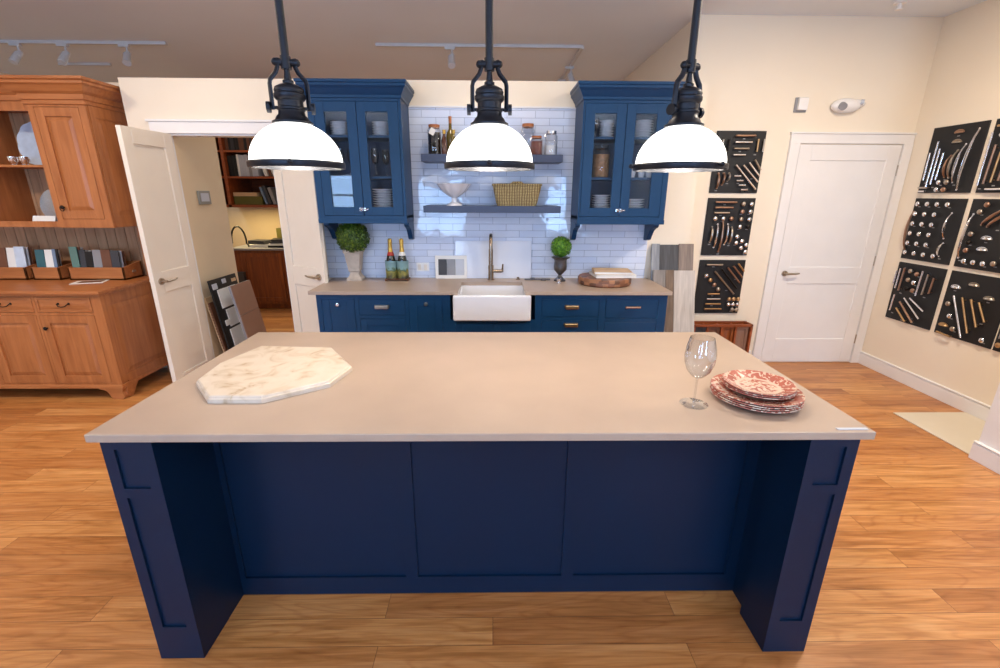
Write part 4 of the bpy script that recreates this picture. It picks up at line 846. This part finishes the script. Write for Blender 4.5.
ed = [HX+.006] + [v for u in units for v in (u[1], u[0])] + [HL]
for i in range(0, len(ed), 2): b.box(ed[i+1], ed[i], HF, HF+.02, .125, .857)
for a, c in units:
    for e, f in ((.125, .137), (.70, .72), (.845, .857)): b.box(a, c, HF, HF+.02, e, f)
b.obj('base_carcass', 'honey', hu, 20)
b = B(); b.box(HL, HX+.012, HF-.012, HB, .095, .125, .004); b.obj('base_molding', 'honeyx', hu)
b = B(); b.box(HL, HX+.03, HF-.035, HB, .868, .895, .006, 3); b.box(HL, HX+.018, HF-.02, HB, .855, .869, .003); b.obj('countertop', 'honeyx', hu)
def bail(parent, x, z, y):
    h = B(); h.tube([(x-.04, y-.004, z+.006), (x-.04, y-.014, z+.004), (x-.025, y-.022, z-.010), (x, y-.024, z-.014), (x+.025, y-.022, z-.010), (x+.04, y-.014, z+.004), (x+.04, y-.004, z+.006)], .0035, 8); h.ball((x-.04, y, z+.006), .009); h.ball((x+.04, y, z+.006), .009); h.obj('pull', 'iron', parent)
for i, (a, c) in enumerate(units):
    d = shaker(B(), a+.003, c-.003, .14, .698, HF-.002, .02, .062, .012, True).obj('door', 'honey', hu, 20)
    xk = a+.04 if i < 2 else c-.04
    h = B(); h.cyl((xk, HF, .60), (xk, HF-.016, .60), .006); h.ball((xk, HF-.022, .60), .015, (1, .6, 1)); h.obj('knob', 'iron', d)
    dr = shaker(B(), a+.003, c-.003, .723, .842, HF-.002, .02, .018, .006, True).obj('drawer', 'honeyx', hu, 20); bail(dr, (a+c)/2, .785, HF)
# ogee bracket feet
for sx, xc in ((1, HX+.01), (-1, HL)):
    pr = [(xc, .096), (xc-sx*.19, .096), (xc-sx*.185, .085), (xc-sx*.14, .08), (xc-sx*.12, .06), (xc-sx*.115, .035), (xc-sx*.10, .012), (xc-sx*.09, 0), (xc-sx*.02, 0), (xc-sx*.004, .012), (xc-sx*.0, .03), (xc-sx*.014, .055), (xc-sx*.01, .08)]
    B().prism(pr, 'y', HF-.01, HF+.03, .003).obj('foot', 'honeyx', hu)
    pr = [(HF-.01, .096), (HF+.16, .096), (HF+.15, .08), (HF+.12, .06), (HF+.11, .03), (HF+.09, .01), (HF+.08, 0), (HF, 0), (HF-.01, .02)]
    B().prism([(p[0]+(.041 if p[0] < HF+.03 else 0), p[1]) for p in pr], 'x', min(xc-sx*.001, xc-sx*.03), max(xc-sx*.001, xc-sx*.03), .003).obj('foot', 'honeyx', hu)
    B().box(min(xc, xc-sx*.05), max(xc, xc-sx*.05), HB-.12, HB, 0, .096, .004).obj('foot', 'honeyx', hu)
# upper
UF = 3.735; UX = -3.0; OF = 3.775
b = B(); b.box(UX-.02, UX-.0005, UF+.02, HB, 1.336, 2.239)
b.box(-3.43, -3.41, UF+.02, HB, 1.336, 2.239); b.box(-3.94, -3.9205, OF+.02, HB, 1.336, 2.239); b.box(HL+.001, HL+.02, OF+.02, HB, 1.336, 2.239)
b.box(-3.42, UX-.001, UF+.0201, HB, 1.3355, 1.36); b.box(-3.42, UX-.001, UF+.0201, HB, 2.215, 2.2395); b.box(HL+.001, -3.42, OF+.0201, HB, 1.3355, 1.36); b.box(HL+.001, -3.42, OF+.0201, HB, 2.215, 2.2395)
# right door frame
b.box(-3.425, -3.378, UF, UF+.02, 1.335, 2.24); b.box(-3.052, UX, UF, UF+.02, 1.335, 2.24); b.box(-3.378, -3.052, UF, UF+.02, 1.335, 1.40); b.box(-3.378, -3.052, UF, UF+.02, 2.203, 2.24)
# open section frame
b.box(-3.92, -3.425, OF, OF+.02, 1.335, 1.38); b.box(-3.92, -3.425, OF, OF+.02, 2.18, 2.24); b.box(-3.98, -3.92, OF, OF+.02, 1.335, 2.24)
b.box(HL, -4.37, OF, OF+.02, 1.335, 2.24); b.box(-4.37, -3.98, OF, OF+.02, 1.335, 1.4); b.box(-4.37, -3.98, OF, OF+.02, 2.2, 2.24)
# end panel
for q in ((UF+.0205, UF+.06, 1.335, 2.24), (HB-.06, HB, 1.335, 2.24), (UF+.06, HB-.06, 1.335, 1.42), (UF+.06, HB-.06, 2.14, 2.24)): b.box(UX, UX+.006, *q)
y0, y1, z0, z1 = UF+.075, HB-.075, 1.435, 2.125
vo = [b.bm.verts.new(p) for p in ((UX, y0, z0), (UX, y1, z0), (UX, y1, z1), (UX, y0, z1))]; vi = [b.bm.verts.new(p) for p in ((UX+.006, y0+k, z0+k), (UX+.006, y1-k, z0+k), (UX+.006, y1-k, z1-k), (UX+.006, y0+k, z1-k))]
for i in range(4): b.bm.faces.new((vo[i], vo[(i+1) % 4], vi[(i+1) % 4], vi[i]))
b.bm.faces.new(vi)
b.box(UX-.022, UX, 4.0, HB, .895, 1.335); b.box(HL, HL+.022, 4.0, HB, .895, 1.335)
b.obj('upper_carcass', 'honey', hu, 20)
d = shaker(B(), -3.375, -3.055, 1.402, 2.20, UF-.002, .02, .062, .012, True).obj('door', 'honey', hu, 20)
h = B(); h.cyl((-3.345, UF, 1.49), (-3.345, UF-.016, 1.49), .006); h.ball((-3.345, UF-.02, 1.49), .015, (1, .6, 1)); h.tube([(-3.345+.016*math.cos(a), UF-.024, 1.482+.02*math.sin(a)) for a in [2*PI*q/14 for q in range(15)]], .003, 6); h.obj('ring_pull', 'iron', d)
d = shaker(B(), -4.365, -3.985, 1.403, 2.197, OF-.002, .02, .062, .012, True).obj('door', 'honey', hu, 20)
B().box(-3.92, -3.43, OF+.01, HB-.02, 1.785, 1.803, .004).obj('shelf', 'honeyx', hu)
b = B(); x = HL+.022; kk = 0
while x < UX-.03:
    e = min(x+.086, UX-.022); b.box(x+.002, e-.002, HB-.016, HB-.004, .895, 2.215, .003, 1); x += .086
b.box(HL+.02, UX-.02, HB-.006, HB-.002, .895, 2.215); b.obj('beadboard_back', 'bead', hu)
# crown: breaks forward over the right door
cp_ = [(0, 2.215), (.012, 2.22), (.012, 2.245), (.022, 2.25), (.024, 2.285), (.045, 2.30), (.07, 2.335), (.085, 2.345), (.085, 2.362), (.10, 2.37), (.10, 2.388), (0, 2.388)]
b = B(); lines = []
for o_, z in cp_: lines.append([b.bm.verts.new(p) for p in ((UX+o_, HB, z), (UX+o_, UF-o_, z), (-3.43-o_, UF-o_, z), (-3.43-o_, OF-o_+.02, z), (HL, OF-o_+.02, z))])
for p, q in zip(lines, lines[1:]):
    for i in range(4): b.bm.faces.new((p[i], p[i+1], q[i+1], q[i]))
b.bm.faces.new(lines[-1][:] + [b.bm.verts.new((HL, HB, 2.388))])
b.obj('crown_molding', 'honeyx', hu, 20)
# things on the hutch shelves
def plate_up(b, R, n, wave=None): b.lathe(0, 0, [(0, 0), (R*.6, 0), (R*.95, .014), (R, .017), (R*.99, .021), (R*.6, .006), (0, .006)], n, wave=wave)
b = B(); plate_up(b, .165, 72, lambda a, k: .05*abs(math.sin(a*5)) if 2 <= k <= 4 else 0)
for v in b.bm.verts: v.co.x *= .86
o = b.obj('scalloped_platter', 'platter'); o.location = (-3.70, 4.045, 1.807+.165); o.rotation_euler = (PI/2-.14, 0, 0); tag(o, 'pale blue scalloped platter standing on the upper hutch shelf', 'platter')
b = B(); plate_up(b, .135, 48); o = b.obj('pewter_plate', 'pewterplate'); o.location = (-3.655, 4.03, 1.361+.135); o.rotation_euler = (PI/2-.14, 0, 0); tag(o, 'round pewter plate standing on the lower hutch shelf', 'plate')
for x, lab in ((-3.76, 'small silver cup before the scalloped platter, by the shelf middle'), (-3.67, 'small silver cup before the scalloped platter, by the hutch door')):
    t = thing('silver_cup', lab, 'cup', (x, 3.86, 1.803), 'silver cups on the hutch shelf')
    B().lathe(x, 3.86, [(0, 1.8035), (.022, 1.8035), (.016, 1.812), (.03, 1.835), (.032, 1.865), (.03, 1.865), (.026, 1.835), (0, 1.82)], 24).obj('body', 'silver', t)
    B().tube([(x+.03, 3.86, 1.855), (x+.045, 3.86, 1.85), (x+.042, 3.86, 1.83), (x+.028, 3.86, 1.825)], .003, 6).obj('handle', 'silver', t)
t = thing('sign_card', 'white folded sign card with small lettering at the front of the lower hutch shelf', 'sign', (-3.55, 3.83, 1.36))
B().prism([(3.81, 1.3605), (3.83, 1.42), (3.834, 1.42), (3.86, 1.3605), (3.856, 1.3605), (3.832, 1.412), (3.814, 1.3605)], 'x', -3.70, -3.52).obj('card', 'paper', t)
b = B()
for kx in range(7): b.box(-3.67+kx*.017, -3.659+kx*.017, 3.8215, 3.8225, 1.388, 1.394)
b.obj('lettering', 'dgrey', t)

def sample_box(x0, x1, lab, samples, zt=1.0, pull=False):
    y0, y1 = 3.85, 4.06; z = .8955
    t = thing('wooden_sample_box', lab, 'box', ((x0+x1)/2, 3.95, .895), 'sample boxes on the hutch')
    b = B(); th = .012; b.box(x0, x1, y0, y0+th, z, zt, .001, 1); b.box(x0, x1, y1-th, y1, z, zt+.03, .001, 1); b.box(x0, x1, y0, y1, z, z+th)
    for xa in (x0, x1-th): b.prism([(y0, z), (y1, z), (y1, zt+.03), (y0, zt)], 'x', xa, xa+th)
    b.obj('body', 'honeyx', t)
    if pull: B().ball((x1+.002, 3.96, .955), .022, (.5, 1, .6)).obj('cup_pull', 'nickel', t)
    x = x0+th+.002
    for i, (w_, hh, m, sl) in enumerate(samples):
        if x+w_ > x1-th: break
        for j in range(3 if w_ > .03 else 1):
            o = B().box(-w_/2+.001, w_/2-.001, 0, .01, 0, hh-j*.006, .001, 1).obj('finish_sample', m if j == 0 else ['ltgrey', 'brown', 'grey'][(i+j) % 3])
            o.location = (x+w_/2, y0+.03+j*.03, z+th+.0005); o.rotation_euler = (-sl, 0, 0)
            tag(o, '%s finish sample block, %s in the %s' % ({'teal': 'sage green', 'tealdk': 'dark teal', 'dgrey': 'charcoal', 'grey': 'mid grey', 'ltgrey': 'light grey', 'paper': 'white', 'bluegrey': 'slate blue', 'brown': 'brown', 'mocha': 'mocha brown', 'cherryz': 'reddish wood', 'black': 'black', 'platter': 'ice blue'}[m] if j == 0 else 'flat', 'front row' if j == 0 else ('second row' if j == 1 else 'back row'), nm_box(lab)), 'sample', 'finish samples in the ' + nm_box(lab))
        x += w_
def nm_box(l): return l.split(',')[0]
sample_box(-4.17, -3.912, 'sample box cut by the picture edge, on the hutch counter', [(.07, .25, 'brown', .1), (.07, .25, 'paper', .15), (.085, .26, 'platter', .12)])
sample_box(-3.86, -3.632, 'teal and white sample box, middle of three on the hutch counter', [(.075, .235, 'tealdk', .12), (.07, .235, 'paper', .14), (.03, .24, 'bluegrey', .1), (.02, .24, 'black', .1)])
sample_box(-3.56, -3.10, 'long dark sample box, by the closet door on the hutch counter', [(.065, .26, 'teal', .05), (.05, .235, 'dgrey', .12), (.06, .22, 'black', .1), (.075, .235, 'grey', .12), (.08, .235, 'brown', .08), (.07, .23, 'dgrey', .08)], pull=True)
mg = thing('magazine', 'flat printed magazine lying on the hutch counter', 'magazine', (-3.31, 3.74, .8955))
B().box(-3.42, -3.2, 3.68, 3.82, .8955, .900, .001, 1).obj('pages', 'paper', mg); B().box(-3.38, -3.22, 3.70, 3.80, .900, .9006).obj('cover_picture', 'brown', mg); mg.rotation_euler = (0, 0, .35)

# ================================================================== CLOSET ROOM BEHIND THE DOORS
def lean_x(name, y0, y1, h, xbot, xtop, th, m, lab, extra=None):
    """board standing on the floor, leaning towards -X; its face looks along +X"""
    L = math.hypot(h, xbot-xtop); a = -math.atan2(xbot-xtop, h)
    t = thing(name, lab, 'sample board', (0, 0, 0), 'tile boards leaning inside the closet')
    B().box(0, th, -(y1-y0)/2, (y1-y0)/2, 0, L, .001, 1).obj('backing', m, t)
    if extra: extra(t, th, (y1-y0), L)
    t.location = (xbot, (y0+y1)/2, .003); t.rotation_euler = (0, a, 0); return t
lean_x('wood_board', 3.99, 4.34, .70, -2.45, -2.565, .012, 'beige', 'thin beige board behind the black tile board, next to the closet wall')
lean_x('wood_board', 3.98, 4.3, .66, -2.425, -2.535, .012, 'brown', 'thin brown board sandwiched directly behind the black tile board')
def tiles(t, th, w_, L):
    b = [(-.19, -.12, .78, .83), (-.03, .03, .81, .85), (.12, .19, .80, .83)]
    for (a, c, e, f) in b: B().box(th, th+.006, a, c, e, f, .001, 1).obj('tile_chip', 'ltgrey' if a < 0 else 'beige', t)
    for (a, c, e, f) in ((-.14, .15, .60, .77), (-.10, .15, .42, .58), (-.16, -.10, .44, .49), (-.13, .15, .16, .40), (-.02, .15, .04, .14), (-.16, -.05, .05, .1)): B().box(th, th+.008, a, c, e, f, .001, 1).obj('tile_sheet', 'paper', t)
lean_x('tile_display_board', 3.97, 4.40, .86, -2.39, -2.50, .014, 'black', 'black display board carrying white tile sheets, leaning inside the closet', tiles)
def seam(t, th, w_, L): B().box(th-.001, th+.008, -w_/2, w_/2, 0, L*.66, .001, 1).box(th-.001, th+.008, -w_/2, w_/2, L*.665, L, .001, 1).obj('tile_face', 'mocha', t)
lean_x('mocha_tile_board', 4.03, 4.36, .80, -2.23, -2.36, .02, 'grey', 'mocha brown two-tile board leaning in front of the black tile board', seam)
th_ = thing('thermostat', 'grey thermostat on the beige wall inside the closet', 'thermostat', (-2.565, 4.25, 1.50))
B().box(-2.565, -2.55, 4.16, 4.33, 1.505, 1.62, .003).obj('case', 'thermo', th_); B().box(-2.5505, -2.547, 4.19, 4.30, 1.53, 1.60).obj('screen', 'ltgrey', th_)
# office unit
dk = thing('office_desk', 'dark wood built-in desk at the back of the closet room', 'desk', (-3.1, 6.75, 0))
B().box(-3.62, -2.3, 6.42, 7.09, .08, .845).box(-3.60, -2.32, 6.48, 7.09, 0, .08).obj('cabinet', 'cherryz', dk); B().box(-3.66, -2.28, 6.38, 7.09, .845, .872, .003).obj('desktop', 'grey', dk)
for x0 in (-3.5, -2.9): shaker(B(), x0, x0+.56, .12, .81, 6.40, .02, .06).obj('door', 'cherryz', dk)
struct(B().box(-4.3, -2.2, 7.1, 7.2, 0, HC).obj('wall_office', 'closetwall')); 
bc = thing('wall_bookcase', 'reddish wooden wall bookcase full of binders at the back of the closet room', 'bookcase', (-3.1, 6.8, 1.42))
b = B(); BF = 6.45
b.box(-3.80, -2.3, BF, 7.1, 1.415, 1.45); b.box(-3.80, -2.3, BF+.01, 7.1, 1.79, 1.815); b.box(-3.80, -2.3, BF+.01, 7.1, 2.115, 2.14); b.box(-3.80, -2.3, BF, 7.1, 2.44, 2.47)
for x in (-3.80, -3.575, -2.86, -2.325): b.box(x, x+.04, BF, 7.1, 1.415, 2.47)
b.box(-3.80, -2.3, 7.08, 7.1, 1.415, 2.47); b.obj('frame', 'cherry', bc)
rnd = random.Random(5)
def books(x0, x1, z, hs, ms, lab, grp, lean_from=99):
    x = x0
    while x < x1-.03:
        w_ = rnd.uniform(.022, .045); h = rnd.uniform(*hs); o = B().box(0, w_-.002, 0, .2, 0, h, .002, 1).obj('binder', rnd.choice(ms)); le = .28 if x > lean_from else 0
        o.location = (x, BF+.06, z+.0008); o.rotation_euler = (0, -le if False else le*-1, 0) if le else (0, 0, 0)
        if le: o.rotation_euler = (0, -le, 0); 
        tag(o, lab, 'binder', grp); x += w_*(1.5 if le else 1)
books(-3.53, -3.42, 1.815, (.23, .27), ['black', 'brown'], 'one of the dark binders on the middle shelf of the back bookcase', 'dark binders on the middle shelf')
books(-3.41, -3.12, 1.815, (.26, .28), ['ltgrey', 'paper', 'grey'], 'one of the pale binders on the middle shelf of the back bookcase', 'pale binders on the middle shelf')
books(-3.06, -2.90, 1.815, (.23, .25), ['paper', 'black', 'brown'], 'one of the leaning mixed binders on the middle shelf of the back bookcase', 'leaning binders on the middle shelf', -99)
books(-3.53, -2.90, 2.14, (.24, .28), ['black', 'black', 'dgrey', 'brown'], 'one of the black binders on the top shelf of the back bookcase', 'black binders on the top shelf')
books(-3.10, -2.93, 1.45, (.22, .27), ['grey', 'bluegrey', 'dgrey', 'paper'], 'one of the leaning grey brochures on the lowest shelf of the back bookcase', 'leaning brochures on the lowest shelf', -99)
tag(centre(B().box(-3.52, -3.14, BF+.05, BF+.3, 1.451, 1.56, .003).obj('storage_folder_box', 'kraft')), 'olive green folder box on the lowest shelf of the back bookcase', 'box')
tag(centre(B().box(-3.52, -3.2, BF+.05, BF+.3, 1.5605, 1.61, .003).obj('paper_bundle', 'beige')), 'beige bundle lying on top of the olive folder box', 'bundle')
def flat(x, y, z, w_, d_, h, m, nm, lab, cat, a=0):
    o = B().box(-w_/2, w_/2, -d_/2, d_/2, 0, h, .002, 1).obj(nm, m); o.location = (x, y, z); o.rotation_euler = (0, 0, a); return tag(o, lab, cat)
z = .8725
for k, (m, c_n) in enumerate((('black', 'black'), ('paper', 'white'), ('dgrey', 'charcoal'), ('black', 'black and thin'))):
    flat(-2.98, 6.62, z, .34-.02*k, .26, .028, m, 'document_tray', '%s tray in the pile on the office desk, %s' % (c_n, ('at the bottom', 'second up', 'third up', 'on top')[k]), 'tray', .1*k); z += .029
flat(-3.02, 6.9, .8725, .3, .1, .24, 'kraft', 'card_box', 'olive brown upright box standing at the back of the office desk', 'box')
flat(-3.31, 6.64, .8725, .26, .22, .04, 'paper', 'paper_stack', 'white stack of papers on the office desk by the cable', 'paper stack', .2)
flat(-3.31, 6.64, .913, .26, .2, .05, 'dgrey', 'laptop_bag', 'dark bag lying on the white papers on the office desk', 'bag', -.2)
b = B(); b.tube([(-3.54+.10*math.cos(a), 6.5, .96+.20*math.sin(a)) for a in [PI*1.05-PI*1.1*k/16 for k in range(17)]] + [(-3.42, 6.49, .92), (-3.40, 6.47, .892)], .012, 8)
tag(centre(b.obj('desk_cable', 'black')), 'thick black cable looping up from the office desk', 'cable')
flat(-3.52, 6.36, .0, .12, .06, .55, 'dgrey', 'upright_folder', 'dark upright folder standing on the floor against the office desk', 'folder')
